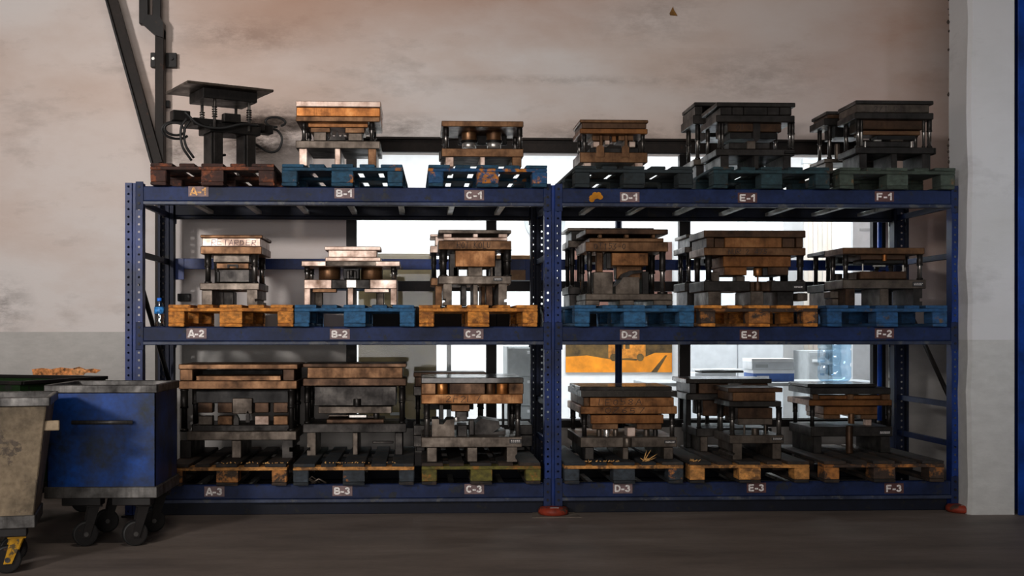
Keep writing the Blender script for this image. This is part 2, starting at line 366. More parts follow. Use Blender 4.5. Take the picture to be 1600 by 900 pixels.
BG = {'A': [[(.06, 0), (.42, .95), (.5, .95), (.86, 0)], [(.22, .27), (.72, .27)]], 'B': [[(.12, .5), (.12, .89), (.5, .89)]+arc(.5, .7, .2, .19, 90, -90, 8)+[(.12, .51)], [(.12, .5), (.5, .5)]+arc(.52, .305, .24, .195, 90, -90, 8)+[(.12, .11), (.12, .52)]],
 'C': [arc(.46, .5, .34, .39, 50, 310, 16)], 'D': [[(.12, .11), (.12, .89), (.4, .89)]+arc(.4, .5, .36, .39, 90, -90, 12)+[(.1, .11)]], 'E': [[(.76, .89), (.13, .89), (.13, .11), (.78, .11)], [(.13, .5), (.7, .5)]],
 'F': [[(.76, .89), (.13, .89), (.13, 0)], [(.13, .48), (.66, .48)]], '-': [[(.08, .36), (.5, .36)]], '1': [[(.1, .66), (.3, .76), (.44, .94)], [(.46, 0), (.46, 1)]],
 '2': [arc(.42, .67, .26, .22, 165, -30, 9)+[(.14, .13)], [(.1, .11), (.74, .11)]], '3': [arc(.4, .70, .24, .19, 160, -80, 9), arc(.4, .31, .28, .2, 80, -165, 10)]}
BW = {'-': .58, '1': .66}
def block_lettering(txt, xc, y, zc, h, wd, mat, parent):
    tot = sum(BW.get(c, .9) for c in txt); k = wd/tot; x = xc-wd/2; mb = MB(); th = h*.23; n = 0
    for ch in txt:
        for st in BG[ch]:
            pts = [(x+px*k, zc-h/2+pz*h) for px, pz in st]
            for (ax, az), (bx_, bz) in zip(pts, pts[1:]):
                dx, dz = bx_-ax, bz-az; L = math.hypot(dx, dz) or 1e-6; nx, nz = -dz/L*th/2, dx/L*th/2; e = th*.12; ex, ez = dx/L*e, dz/L*e; n += 1
                mb.prism([(ax-ex+nx, az-ez+nz), (bx_+ex+nx, bz+ez+nz), (bx_+ex-nx, bz+ez-nz), (ax-ex-nx, az-ez-nz)], y-.0008-.00001*(n % 9), y+.0004)
        x += BW.get(ch, .9)*k
    return mb.build('lettering', mat, parent)
# hand-drawn strokes for the marker writing on the dies
GL = {'R': [[(0, 0), (0, 1), (.6, .95), (.65, .6), (0, .5), (.7, 0)]], 'E': [[(.65, 1), (0, 1), (0, 0), (.65, 0)], [(0, .5), (.5, .5)]],
 'T': [[(0, 1), (.7, 1)], [(.35, 1), (.35, 0)]], 'A': [[(0, 0), (.35, 1), (.7, 0)], [(.15, .4), (.55, .4)]],
 'D': [[(0, 0), (0, 1), (.45, .9), (.65, .5), (.45, .1), (0, 0)]], 'L': [[(0, 1), (0, 0), (.6, 0)]],
 'O': [[(.35, 1), (.05, .75), (0, .4), (.3, 0), (.6, .2), (.68, .6), (.35, 1)]], 'K': [[(0, 0), (0, 1)], [(.6, 1), (0, .45), (.65, 0)]],
 'U': [[(0, 1), (.05, .2), (.35, 0), (.6, .2), (.65, 1)]], 'N': [[(0, 0), (0, 1), (.6, 0), (.6, 1)]], 'F': [[(.6, 1), (0, 1), (0, 0)], [(0, .5), (.45, .5)]],
 '0': [[(.35, 1), (.05, .75), (.05, .3), (.35, 0), (.6, .3), (.6, .75), (.35, 1)]], '1': [[(.15, .8), (.35, 1), (.35, 0)]],
 '2': [[(0, .8), (.3, 1), (.6, .75), (0, 0), (.7, 0)]], '4': [[(.5, 0), (.5, 1), (0, .35), (.7, .35)]], '3': [[(0, 1), (.6, 1), (.25, .6), (.6, .3), (.3, 0), (0, .1)]],
 '5': [[(.6, 1), (.1, 1), (.05, .55), (.5, .6), (.6, .25), (.3, 0), (0, .1)]], '6': [[(.55, 1), (.1, .6), (.05, .2), (.35, 0), (.6, .25), (.35, .5), (.08, .35)]],
 '7': [[(0, 1), (.65, 1), (.2, 0)]], '8': [[(.35, .5), (.05, .75), (.35, 1), (.6, .75), (.35, .5), (.05, .2), (.35, 0), (.6, .2), (.35, .5)]],
 'S': [[(.6, .9), (.3, 1), (.05, .75), (.55, .35), (.35, 0), (0, .1)]], 'Z': [[(0, 1), (.65, 1), (0, 0), (.7, 0)]], '-': [[(.1, .5), (.55, .5)]], '/': [[(0, 0), (.5, 1)]], ' ': []}
def handwriting(txt, x0, x1, z0, z1, y, mat, parent, th=0.0035):
    mb = MB(); n = len(txt); cw = (x1-x0)/n; h = z1-z0; rr = random.Random(txt)
    for i, ch in enumerate(txt):
        jx, jz, sc = rr.uniform(-.08, .08)*cw, rr.uniform(-.08, .08)*h, rr.uniform(.85, 1.05)
        for st in GL.get(ch, []):
            pts = [(x0+i*cw+jx+px*cw*sc*1.1+0.08*pz*cw, z0+jz+pz*h*sc) for px, pz in st]
            for (ax, az), (bx_, bz) in zip(pts, pts[1:]):
                dx, dz = bx_-ax, bz-az; L = math.hypot(dx, dz) or 1e-6; nx, nz = -dz/L*th/2, dx/L*th/2; ex, ez = dx/L*th/2, dz/L*th/2
                mb.prism([(ax-ex+nx, az-ez+nz), (bx_+ex+nx, bz+ez+nz), (bx_+ex-nx, bz+ez-nz), (ax-ex-nx, az-ez-nz)], y-0.0008, y)
    return mb.build('marker_writing', mat, parent)
# ------------------------------------------------------------------ setting
YW = 1.45
ZT, ZB = wz(1000, 241, YW), wz(800, 656, YW)       # window head and sill
WX0, WX1 = wx(541, YW), wx(1384, YW)
struct('floor', MB().box((-9, -12, -0.2), (9, YW+0.1, 0), 0), floorm)
wb = MB()
wb.box((-9, YW, -0.2), (WX0, YW+0.12, 5.4), 0).box((WX1, YW, -0.2), (9, YW+0.12, 5.4), 0)
wb.box((WX0, YW, -0.2), (WX1, YW+0.12, ZB), 0).box((WX0, YW, ZT), (WX1, YW+0.12, 5.4), 0)
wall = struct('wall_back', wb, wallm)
# peeled strip low on the left of the wall and a flake high up
def patch(name, pxs, mat, Y=YW, t=0.006):
    return MB().prism([(wx(a, Y), wz(a, b_, Y)) for a, b_ in pxs], Y-t, Y+0.001).build(name, mat, wall)
rust = plain('bare_brick_and_render', (170, 112, 66), 0.9, 0, 0.45, 30)
patch('peeled_patch', [(50, 577), (66, 575), (80, 577), (95, 574), (112, 576), (124, 573), (134, 577), (146, 576), (158, 578), (150, 583), (138, 582), (120, 586), (52, 586)], rust)
patch('peeled_patch', [(112, 578), (126, 575), (136, 579), (131, 586), (114, 586)], plain('bare_render', (196, 140, 90), 0.9, 0, 0.3, 40), t=0.009)
patch('paint_flake', [(1046, 21), (1051, 11), (1053, 17), (1058, 25), (1047, 24)], plain('yellow_brown_flake', (128, 88, 30), 0.8), t=0.012)
# free-standing plaster pillar at the right end of the rack
PX0, PX1 = wx(1514, -0.16), wx(1585, -0.16)
pil = MB(); N = 26
for k in range(N):
    za, zb_ = k*5.4/N, (k+1)*5.4/N
    ja = 0.006*math.sin(k*1.3)+0.004*math.sin(k*2.9); jb = 0.006*math.sin((k+1)*1.3)+0.004*math.sin((k+1)*2.9)
    q = lambda j, z: [(PX0+0.02+j, -0.16, z), (PX1, -0.16, z), (PX1, 0.15, z), (PX0+j*0.3, 0.15, z), (PX0+j, -0.13, z)]
    v = q(ja, za)+q(jb, zb_); pil.add(v, [(i, (i+1) % 5, 5+(i+1) % 5, 5+i) for i in range(5)])
pillar = struct('wall_pillar', pil, pillm)
chips = MB(); rr = random.Random(3)
for k in range(46):
    z = rr.uniform(0.3, 3.9); r = rr.uniform(0.004, 0.013)
    chips.lathe([(r*0.4, -r), (r, 0), (r*0.3, r*1.3)], 6, (PX0+rr.uniform(-0.006, 0.004), 0.15, z), False)
tag(chips.build('crumbled_edge', plain('dark_crumbled_render', (60, 50, 44), 0.9), pillar), kind='stuff')
# tall blue steel column right of the pillar
XC0 = wx(1581, -0.05)
sc_ = thing('steel_column', 'tall blue painted steel column right of the white pillar, cut off by the frame', 'column', (XC0+0.2, 0, 0))
MB().box((XC0, -0.04, 0), (XC0+0.03, 0.2, 5.4), 0.004).build('flange', blue, sc_)
MB().box((wx(1592, -0.2), -0.2, 0), (wx(1592, -0.2)+0.3, -0.18, 5.4), 0.004).build('flange', blue3, sc_)
MB().box((XC0+0.03, 0.06, 0), (XC0+0.35, 0.08, 5.4), 0.004).build('web', blue3, sc_)
# ------------------------------------------------------------------ window band to the office
win = bpy.data.objects.new('window_1', None); COL.objects.link(win); win['kind'] = 'structure'; win.location = ((WX0+WX1)/2, YW, ZB)
win['label'] = 'wide steel framed office window behind the rack'
MB().box((WX0-0.15, YW-0.05, ZT), (WX1+0.12, YW-0.002, wz(1000, 219, YW)), 0.003).build('lintel', brst, win)
MB().box((WX0-0.15, YW-0.09, wz(1000, 219, YW)-0.018), (WX1+0.12, YW-0.002, wz(1000, 219, YW)), 0.003).build('lintel_flange', brst, win)
MB().box((WX0, YW-0.03, ZB-0.06), (WX1, YW+0.11, ZB), 0.003).build('sill', dkst, win)
muls = [(541, 557), (760, 776), (1062, 1079), (1364, 1384)]
ZR0, ZR1 = wz(750, 455, YW), wz(750, 439, YW); ZS0, ZS1 = wz(750, 536, YW), wz(750, 479, YW)
for a, b_ in muls:
    MB().box((wx(a, YW), YW, ZB), (wx(b_, YW), YW+0.07, ZT), 0.003).build('mullion', dkst, win)
for (a0, a1), (b0, b1) in zip(muls, muls[1:]):
    xa, xb = wx(a1, YW), wx(b0, YW)
    MB().box((xa, YW+0.01, ZR0), (xb, YW+0.06, ZR1), 0.003).build('rail', dkst, win)
    MB().box((xa, YW+0.01, ZS0), (xb, YW+0.06, ZS1), 0.003).build('spandrel', dkst, win)
    MB().box((xa, YW+0.03, ZB), (xb, YW+0.036, ZS0), 0.0).build('pane', glass, win)
    MB().box((xa, YW+0.03, ZS1), (xb, YW+0.036, ZR0), 0.0).build('pane', glass, win)
    MB().box((xa, YW+0.03, ZR1), (xb, YW+0.036, ZT), 0.0).build('pane', glass, win)
# office room
OY = 4.4; OX0, OX1 = -1.4, 5.2
struct('floor_office', MB().box((OX0, YW+0.13, -0.1), (OX1, OY, 0.0), 0), grey_p)
struct('ceiling_office', MB().box((OX0, YW+0.13, 3.3), (OX1, OY, 3.4), 0), white_p)
struct('wall_office_back', MB().box((OX0, OY, -0.1), (OX1, OY+0.1, 3.4), 0), white_p)
struct('wall_office_left', MB().box((OX0-0.1, YW+0.13, -0.1), (OX0, OY+0.1, 3.4), 0), white_p)
struct('wall_office_right', MB().box((OX1, YW+0.13, -0.1), (OX1+0.1, OY+0.1, 3.4), 0), white_p)
# vertical pipes between rack and window
def pipe(px0, px1, Y, z0, z1, mat, label):
    X0, X1 = wx(px0, Y), wx(px1, Y); r = (X1-X0)/2
    t = thing('wall_pipe', label, 'pipe', ((X0+X1)/2, Y, z0))
    MB().tube([((X0+X1)/2, Y, z0), ((X0+X1)/2, Y, z1)], r, 12).build('tube', mat, t)
    for zz in (z0+0.5, z0+1.5): MB().tube([((X0+X1)/2, Y, zz-0.02), ((X0+X1)/2, Y, zz+0.02)], r*1.25, 12).build('clamp', dkst, t)
pipe(961, 972, 1.36, 0, 2.3, blue, 'thin blue upright pipe behind slot D, in front of the orange poster')
pipe(1371, 1378, 1.36, 0, 2.3, blue3, 'blue upright pipe brightened by painted office light at the right edge of the office window')  # brighter blue paints the office light onto this pipe
pipe(1388, 1395, 1.36, 0, 2.3, galv, 'grey upright pipe beside the right rear upright of the rack')
# ------------------------------------------------------------------ pallet rack
LZ = [2.19, 1.26, 0.21]        # beam tops
RD = 1.1; PW = 0.112; PT = 2.235
PC = [wx(209, 0), wx(864, 0), wx(1500, 0)]
rack = thing('pallet_rack', 'blue two-bay steel pallet rack filled with die sets, bays marked A to F', 'rack', ((PC[0]+PC[2])/2, 0.5, 0))
def upright(xc, y, facing):
    mb = MB(); s = facing; h = PW/2
    def Pn(x, dy, z): return (xc+x, y+s*dy, z)
    z0 = 0.012; pitch = 0.05; n = int((PT-z0)/pitch)
    for sgn in (-1, 1):
        xa, xb = sorted((sgn*0.013, sgn*h)); xm = sgn*0.034
        for k in range(n):
            a, b_ = z0+k*pitch, z0+(k+1)*pitch; zm = (a+b_)/2; xc2 = (xa+xb)/2; r = 0.0078
            outer = [(xa, a), (xc2, a), (xb, a), (xb, zm), (xb, b_), (xc2, b_), (xa, b_), (xa, zm)]
            inner = [(xm+r*math.cos(t), zm+r*math.sin(t)) for t in [math.radians(v) for v in (225, 270, 315, 0, 45, 90, 135, 180)]]
            vs = [Pn(u, 0, v) for u, v in outer]+[Pn(u, 0, v) for u, v in inner]
            mb.add(vs, [(i, (i+1) % 8, 8+(i+1) % 8, 8+i) for i in range(8)])
        zt = z0+n*pitch
        mb.add([Pn(sgn*0.013, 0, z0), Pn(sgn*0.009, 0.014, z0), Pn(sgn*0.009, 0.014, zt), Pn(sgn*0.013, 0, zt)], [(0, 1, 2, 3)])
        mb.add([Pn(sgn*h, 0, z0), Pn(sgn*h, 0.085, z0), Pn(sgn*h, 0.085, zt), Pn(sgn*h, 0, zt)], [(0, 1, 2, 3)])
        mb.add([Pn(sgn*h, 0.085, z0), Pn(sgn*(h-0.016), 0.085, z0), Pn(sgn*(h-0.016), 0.085, zt), Pn(sgn*h, 0.085, zt)], [(0, 1, 2, 3)])
    mb.add([Pn(-0.009, 0.014, z0), Pn(0.009, 0.014, z0), Pn(0.009, 0.014, zt), Pn(-0.009, 0.014, zt)], [(0, 1, 2, 3)])
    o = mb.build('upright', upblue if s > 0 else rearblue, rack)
    md = o.modifiers.new('sheet', 'SOLIDIFY'); md.thickness = 0.0025; md.offset = 0
    MB().box((xc-0.075, y-0.03 if s > 0 else y-0.1, 0.0), (xc+0.075, y+0.1 if s > 0 else y+0.03, 0.012), 0.002).build('base_plate', dkst, o)
    return o
for xc in PC:
    upright(xc, 0.0, 1); upright(xc, RD, -1)
    # frame lacing between front and rear upright
    for z in (0.45, 0.72, 1.75, 2.1):
        MB().box((xc-0.012, 0.03, z-0.02), (xc+0.012, RD-0.03, z+0.02), 0.002).build('frame_brace', blue if z != 1.75 or xc > 0 else dkst, rack)
for xc, za, zb_ in ((PC[0], 1.60, 0.85), (PC[1], 0.6, 1.4), (PC[2], 0.62, 1.5)):
    MB().tube([(xc+0.02, 0.05, za), (xc+0.02, RD-0.05, zb_)], 0.018, 6).build('diagonal_brace', dkst, rack)
for xc in PC[1:]:
    f = MB().lathe([(0.085, 0.0), (0.102, 0.012), (0.102, 0.034), (0.088, 0.05), (0.05, 0.055)], 24, (xc, -0.02, 0.0)).build('round_foot', redp, rack, 'round worn red foot')
    MB().box((xc-0.03, -0.085, 0.05), (xc+0.03, -0.075, 0.056), 0.001).build('foot_clip', sv, f)
def beam(x0, x1, z, y0, s, labels=True):
    # s=+1 front beam, -1 rear beam
    ya, yb = (y0, y0+0.05) if s > 0 else (y0-0.05, y0)
    bm_ = MB().box((x0, ya, z-0.098), (x1, yb, z), 0.006)
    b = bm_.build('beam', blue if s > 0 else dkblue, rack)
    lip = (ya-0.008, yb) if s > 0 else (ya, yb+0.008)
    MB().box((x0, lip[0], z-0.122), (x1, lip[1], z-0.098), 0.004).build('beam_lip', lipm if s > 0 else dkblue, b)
    for xe, sg in ((x0, -1), (x1, 1)):
        cy = y0-0.006*s
        MB().box((xe-0.004 if sg > 0 else xe-0.046, min(cy, cy+0.006*s), z-0.155), (xe+0.046 if sg > 0 else xe+0.004, max(cy, cy+0.006*s), z+0.03), 0.002).build('beam_connector', blue, b)
        for dz in (0.005, -0.05, -0.105):
            MB().tube([(xe+sg*0.024, cy, z+dz-0.01), (xe+sg*0.024, cy-0.006*s, z+dz-0.01)], 0.009, 8).build('bolt', dkst, b)
    return b
BAY = [(PC[0]+PW/2+0.004, PC[1]-PW/2-0.004), (PC[1]+PW/2+0.004, PC[2]-PW/2-0.004)]
for bi, (x0, x1) in enumerate(BAY):
    for li, z in enumerate(LZ):
        beam(x0, x1, z, -0.001, 1); beam(x0, x1, z, RD+0.001, -1)
        for k in range(7):
            xb = x0+0.27+k*(x1-x0-0.45)/6.2
            MB().box((xb-0.02, 0.05, z-0.085), (xb+0.02, RD-0.05, z-0.06), 0.002).build('deck_bar', galv, rack)
    MB().box((x0, 0.07, 0.0), (x1, 0.09, LZ[2]-0.124), 0.003).build('under_rack_shade', dkblue, rack)  # dark strip added for the black shade below the bottom beam
    zs = wz(700, 413, RD)
    sb = MB().box((x0-0.02, RD+0.005, zs-0.04), (x1+0.02, RD+0.04, zs+0.04), 0.003).build('backstop_beam', upblue, rack)
    for xe in (x0, x1): MB().box((xe-0.03, RD-0.002, zs-0.12), (xe+0.06 if xe == x0 else xe+0.03, RD+0.005, zs+0.04), 0.002).build('bracket', upblue, sb)
for t, px, py in (('A-1', 310, 297), ('B-1', 538, 302), ('C-1', 741, 305), ('D-1', 984, 308), ('E-1', 1168, 309), ('F-1', 1382, 307),
                  ('A-2', 307, 521), ('B-2', 531, 522), ('C-2', 740, 522), ('D-2', 984, 523), ('E-2', 1171, 523), ('F-2', 1382, 521),
                  ('A-3', 335, 768), ('B-3', 535, 767), ('C-3', 741, 764), ('D-3', 973, 763), ('E-3', 1182, 762), ('F-3', 1397, 763)):
    c = at(px, py, -0.004); z = c.z
    lv = int(t[2])-1; z = max(LZ[lv]-0.066, min(LZ[lv]-0.034, z)); wdt = 0.066
    pl = MB().box((c.x-wdt, -0.0045, z-0.034), (c.x+wdt, -0.0012, z+0.034), 0.0005).build('label_plate', plate_m if t[0] in 'ABCD' else plate_r, rack, 'marker plate reading '+t)
    block_lettering(t, c.x, -0.0049, z, 0.048, 0.11, letter_o if t == 'A-1' else letter_m, pl)
sp = MB()
cc = at(931, 308, -0.002)
for k in range(7):
    a = k*0.9; sp.prism([(cc.x+0.030*math.cos(a)+0.019*math.cos(t_), cc.z+0.018*math.sin(a*1.7)+0.017*math.sin(t_)) for t_ in [i*math.pi/4 for i in range(8)]], -0.0035-0.0002*k, -0.001)
sp.build('paint_splash', orap, rack, 'orange paint splash on the beam')
# ------------------------------------------------------------------ pallets
def bxm(name, a, b, mat, bev=0.004): return MB().box(a, b, bev).mesh(name, mat)
PM = {}
def pmat(key, wood, paint, cover, dirt=0.55): PM[key] = wood_mat('pallet_wood_'+key, wood, paint, cover, 0.8, dirt)
pmat('redbrown', (130, 70, 40), (62, 36, 28), 0.62, 0.6)
pmat('blue', (176, 108, 44), (28, 72, 98), 0.88, 0.45)
pmat('bluewood', (196, 122, 42), (28, 74, 116), 0.58, 0.4)
pmat('slate', (64, 56, 46), (32, 42, 46), 0.85, 0.6)
pmat('teal', (86, 64, 44), (30, 56, 63), 0.80, 0.6)
pmat('greygreen', (110, 84, 56), (62, 73, 64), 0.82, 0.6)
pmat('orange', (216, 140, 58), (150, 92, 36), 0.35, 0.3)
pmat('brightblue', (120, 100, 70), (42, 92, 132), 0.9, 0.35)
pmat('deepblue', (110, 88, 60), (28, 76, 120), 0.88, 0.45)
pmat('oldwood', (176, 116, 60), (60, 46, 34), 0.46, 0.6)
pmat('oldblue', (190, 120, 60), (50, 58, 66), 0.74, 0.55)
pmat('mossy', (150, 106, 44), (104, 98, 40), 0.62, 0.5)
pmat('palewood', (208, 146, 78), (120, 84, 50), 0.42, 0.45)
pmat('darkwood', (168, 108, 52), (66, 50, 40), 0.56, 0.6)
pmat('blackwood', (60, 46, 36), (34, 30, 28), 0.5, 0.6)
pmat('darkslate', (58, 52, 48), (34, 40, 46), 0.6, 0.6)
PMESH = {}
def pallet_meshes(key):
    if key in PMESH: return PMESH[key]
    m_ = PM[key]
    def B_(n, sx, sy, sz, v):
        rr = random.Random(n+str(v)); mb = MB(); mb.box((-sx/2, -sy/2, 0), (sx/2, sy/2, sz), 0.004)
        mb.v = [(x+rr.uniform(-.0015, .0015), y+rr.uniform(-.004, .004), z+rr.uniform(-.001, .001)) for x, y, z in mb.v]
        return mb.mesh(n, m_)
    PMESH[key] = dict(wide=B_('top_board', .145, 1.2, .022, 1), narrow=B_('top_board', .1, 1.2, .022, 2), stringer=B_('stringer_board', .8, .145, .022, 3),
        bo=B_('block', .1, .145, .078, 4), bmid=B_('block', .145, .145, .078, 5), ro=B_('bottom_board', .1, 1.2, .022, 6), rm=B_('bottom_board', .145, 1.2, .022, 7))
    return PMESH[key]
PALZ = {}
def pallet(slot, px0, px1, Yf, key, label, yaw=0.0, alt=None, edge=None):
    lv = int(slot[1])-1; z = LZ[lv]; xc = (wx(px0, Yf)+wx(px1, Yf))/2
    t = thing('wooden_pallet', label, 'pallet', (xc, Yf+0.6, z), 'pallets on the rack', math.radians(yaw))
    sx = (wx(px1, Yf)-wx(px0, Yf))/0.8; rr = random.Random(slot)
    M1 = pallet_meshes(key); M2 = pallet_meshes(alt or key); M3 = pallet_meshes(edge or alt or key)
    def put(n, me, x, y, zz):
        o = bpy.data.objects.new(n, me); COL.objects.link(o); o.parent = t
        o.location = (x*sx, y+rr.uniform(-.004, .004), zz); o.scale = (sx, 1, 1); o.rotation_euler = (0, 0, rr.uniform(-.004, .004))
    for i, (x, k) in enumerate(((-.3275, 'wide'), (-.165, 'narrow'), (0, 'wide'), (.165, 'narrow'), (.3275, 'wide'))): put('top_board', M1[k], x, 0, 0.122)
    for y in (-.5275, 0, .5275):
        put('stringer_board', (M3 if y < 0 else M1)['stringer'], 0, y, 0.1)
        for x, k in ((-.35, 'bo'), (0, 'bmid'), (.35, 'bo')): put('block', (M2 if (y < 0 and (alt or rr.random() < .45)) else M1)[k], x, y, 0.022)
    for x, k in ((-.35, 'ro'), (0, 'rm'), (.35, 'ro')): put('bottom_board', M1[k], x, 0, 0)
    PALZ[slot] = z+0.1445
    return t
pallet('A1', 235, 428, -.07, 'redbrown', 'dark red-brown pallet above the A-1 plate, carrying the hose-fitted fixture', 0)
pallet('B1', 443, 632, -.07, 'blue', 'blue pallet above the B-1 plate with one bare ochre block at its right', -1.2)
pallet('C1', 668, 854, -.07, 'blue', 'blue pallet with bright ochre worn edges above the C-1 plate', 0.5, 'bluewood')
pallet('D1', 896, 1081, -.06, 'slate', 'dark slate pallet above the D-1 plate and orange paint splash', 1.0)
pallet('E1', 1115, 1297, -.06, 'teal', 'dark teal pallet above the E-1 plate', 0)
pallet('F1', 1312, 1493, -.06, 'greygreen', 'grey-green pallet above the F-1 plate, nearest the white pillar on top', 0)
pallet('A2', 263, 458, -.07, 'orange', 'bare orange wood pallet above the A-2 plate, beside the small water bottle', 0)
pallet('B2', 460, 648, -.07, 'brightblue', 'blue pallet above the B-2 plate between two orange pallets', 0)
pallet('C2', 655, 840, -.07, 'orange', 'bare orange wood pallet above the C-2 plate', 0)
pallet('D2', 897, 1084, -.07, 'brightblue', 'bright blue pallet above the D-2 plate, right of the middle upright', 0.4)
pallet('E2', 1095, 1278, -.07, 'orange', 'orange wood pallet above the E-2 plate', 0, 'darkwood')
pallet('F2', 1292, 1480, -.07, 'deepblue', 'deep blue pallet above the F-2 plate at the right end', 0)
pallet('A3', 261, 448, -.07, 'blackwood', 'dark worn pallet above the A-3 plate with splintered orange front edge', 0, 'oldwood', 'palewood')
pallet('B3', 458, 647, -.08, 'darkslate', 'grey-blue pallet with orange broken front edge above the B-3 plate', 0, 'oldblue', 'palewood')
pallet('C3', 659, 845, -.07, 'blackwood', 'mossy yellow-green pallet above the C-3 plate', 0, 'mossy')
pallet('D3', 882, 1068, -.07, 'darkslate', 'blue-grey splintered pallet above the D-3 plate', 0, 'oldblue', 'palewood')
pallet('E3', 1078, 1265, -.07, 'blackwood', 'pale orange bare wood pallet above the E-3 plate', 0, 'palewood')
pallet('F3', 1288, 1476, -.07, 'blackwood', 'dark brown pallet above the F-3 plate, bottom right corner of the rack', 0, 'darkwood')
# ------------------------------------------------------------------ die sets
class Die:
    def __init__(s, slot, Y, depth, px, label, spec, name='die_set', group=None):
        s.Y = Y; s.d = depth; s.zb = PALZ[slot]
        s.root = thing(name, label, 'die set', (wx(px, Y+depth/2), Y+depth/2, s.zb), group)
        for ln in spec.strip().splitlines():
            a = ln.split()
            if a: getattr(s, a[0])(*a[1:])
    def zz(s, x, y, Y): return s.zb if y == 'P' else max(s.zb, wz(float(x), float(y), Y))
    def B(s, name, x0, x1, y0, y1, mat, d0='0', d1=None, bev='0.004'):
        d0 = float(d0); d1 = s.d-d0 if d1 is None else float(d1); Y = s.Y+d0; x0 = float(x0); x1 = float(x1); xm = (x0+x1)/2
        za, zb_ = s.zz(xm, y1, Y), s.zz(xm, y0, Y)
        MB().box((wx(x0, Y), Y, za), (wx(x1, Y), s.Y+d1, zb_), float(bev)).build(name, MC[mat], s.root)
    def L(s, name, x0, x1, y0, mat, d0='0.01', y1='P', notch='0'):   # a parallel foot bar running to the back
        s.B(name, x0, x1, y0, y1, mat, d0)
    def C(s, name, x, y0, y1, r, mat, d):
        d = float(d); Y = s.Y+d; x = float(x); X = wx(x, Y); r = float(r)*mpp(x, Y); za, zb_ = s.zz(x, y1, Y), s.zz(x, y0, Y); h = zb_-za
        MB().lathe([(r*.96, 0), (r, h*.04), (r, h*.96), (r*.96, h)], 18, (X, Y, za)).build(name, MC[mat], s.root)
    def G(s, x, y0, y1, r='4', mat='rd', sides='FR'):
        x = float(x); r = float(r)
        Yf = s.Y+0.06
        X = wx(x, Yf); zt, zb_ = s.zz(x, y0, Yf), s.zz(x, y1, Yf); R = r*mpp(x, Yf); h = zt-zb_
        for Y in ([Yf] if 'F' in sides else [])+([s.Y+s.d-0.06] if 'R' in sides else []):
            p = MB().lathe([(R*.8, -.002), (R*.8, h+.002)], 14, (X, Y, zb_)).build('guide_post', MC[mat], s.root)
            MB().lathe([(R*1.08, h*.55), (R*1.08, h*.60), (R*.98, h*.61), (R*.98, h*.95), (R*1.12, h*.96), (R*1.12, h)], 14, (X, Y, zb_)).build('bushing', MC['ds'], p)
            MB().lathe([(R*1.1, 0), (R*1.1, h*.05), (R*.9, h*.07)], 14, (X, Y, zb_)).build('collar', MC['ds'], p)
    def W(s, txt, x0, x1, y0, y1, col='ink', d0='0'):
        Y = s.Y+float(d0)-0.0005; x0 = float(x0); x1 = float(x1); txt = txt.replace('_', ' ')
        handwriting(txt, wx(x0, Y), wx(x1, Y), wz(x0, float(y1), Y), wz(x0, float(y0), Y), Y, {'ink': ink, 'inkp': inkp}[col], s.root)
    def N(s, x0, x1, y0, y1, d0='0'):   # small black name plate with pale print lines
        Y = s.Y+float(d0); x0 = float(x0); x1 = float(x1)
        a, b_ = at(x0, float(y1), Y-0.003), at(x1, float(y0), Y-0.003)
        n = MB().box((a.x, Y-0.003, a.z), (b_.x, Y+0.001, b_.z), 0.0005).build('name_plate', black_p, s.root)
        h = b_.z-a.z; w_ = b_.x-a.x; mb = MB(); rr = random.Random(x0)
        for r_ in (0.35, 0.68):
            x = a.x+w_*0.12
            while x < b_.x-w_*0.15:
                l = rr.uniform(.06, .16)*w_; mb.box((x, Y-0.0036, a.z+h*r_-h*.07), (x+l, Y-0.003, a.z+h*r_+h*.07), 0); x += l+0.04*w_
        mb.build('plate_print', letter_m, n)
    def T(s, name, pts, mat, d0, d1):   # prism from x,y points
        d0 = float(d0); Y = s.Y+d0; q = [p.split(',') for p in pts.split(';')]
        MB().prism([(wx(float(a), Y), s.zz(a, b_, Y)) for a, b_ in q], Y, s.Y+float(d1)).build(name, MC[mat], s.root)
GRP = None
Die('B1', .02, .5, 528, 'orange-brown oily die set on the blue B-1 pallet, topped by a bright coppery block', '''
B top_plate 462 595 158 167 pk
B riser_block 463 594 168 182 cu .004
B upper_shoe 462 594 182 190 br
B punch_plate 481 575 189 199 oc .08
B punch 485 516 199 207 br .1 .3
B punch 539 570 199 208 br .1 .3
B die_block 490 510 206 220 gs .09 .3
B die_block 544 566 208 220 gs .09 .3
T center_insert 514,219;518,209;522,214;527,205;531,214;536,209;540,219 ds .12 .3
G 475 190 220 4
G 581 190 220 4
B lower_shoe 462 594 220 232 gs
L parallel 467 480 232 pk
L parallel 523 532 232 pk
L parallel 575 588 232 br
''')
Die('C1', .02, .5, 754, 'low die set on the C-1 pallet with two fat steel cylinders between brown plates', '''
B upper_shoe 690 818 189 198 br
C press_cylinder 733 198 221 12 br .25
C press_cylinder 772 198 221 12 br .25
C cylinder_ring 733 220 224 13.5 bk .25
C cylinder_ring 772 220 224 13.5 bk .25
C cylinder_base 733 223 232 11 sv .25
C cylinder_base 772 223 232 11 sv .25
B back_stop 716 792 199 226 bk .38 .42
G 697 198 233 4.5
G 812 198 233 4.5
B lower_shoe 690 818 232 245 br
L parallel 696 709 245 pk
L parallel 750 758 245 pk
L parallel 800 815 245 br
B side_lug 686 690 236 250 ds .1 .2
''')
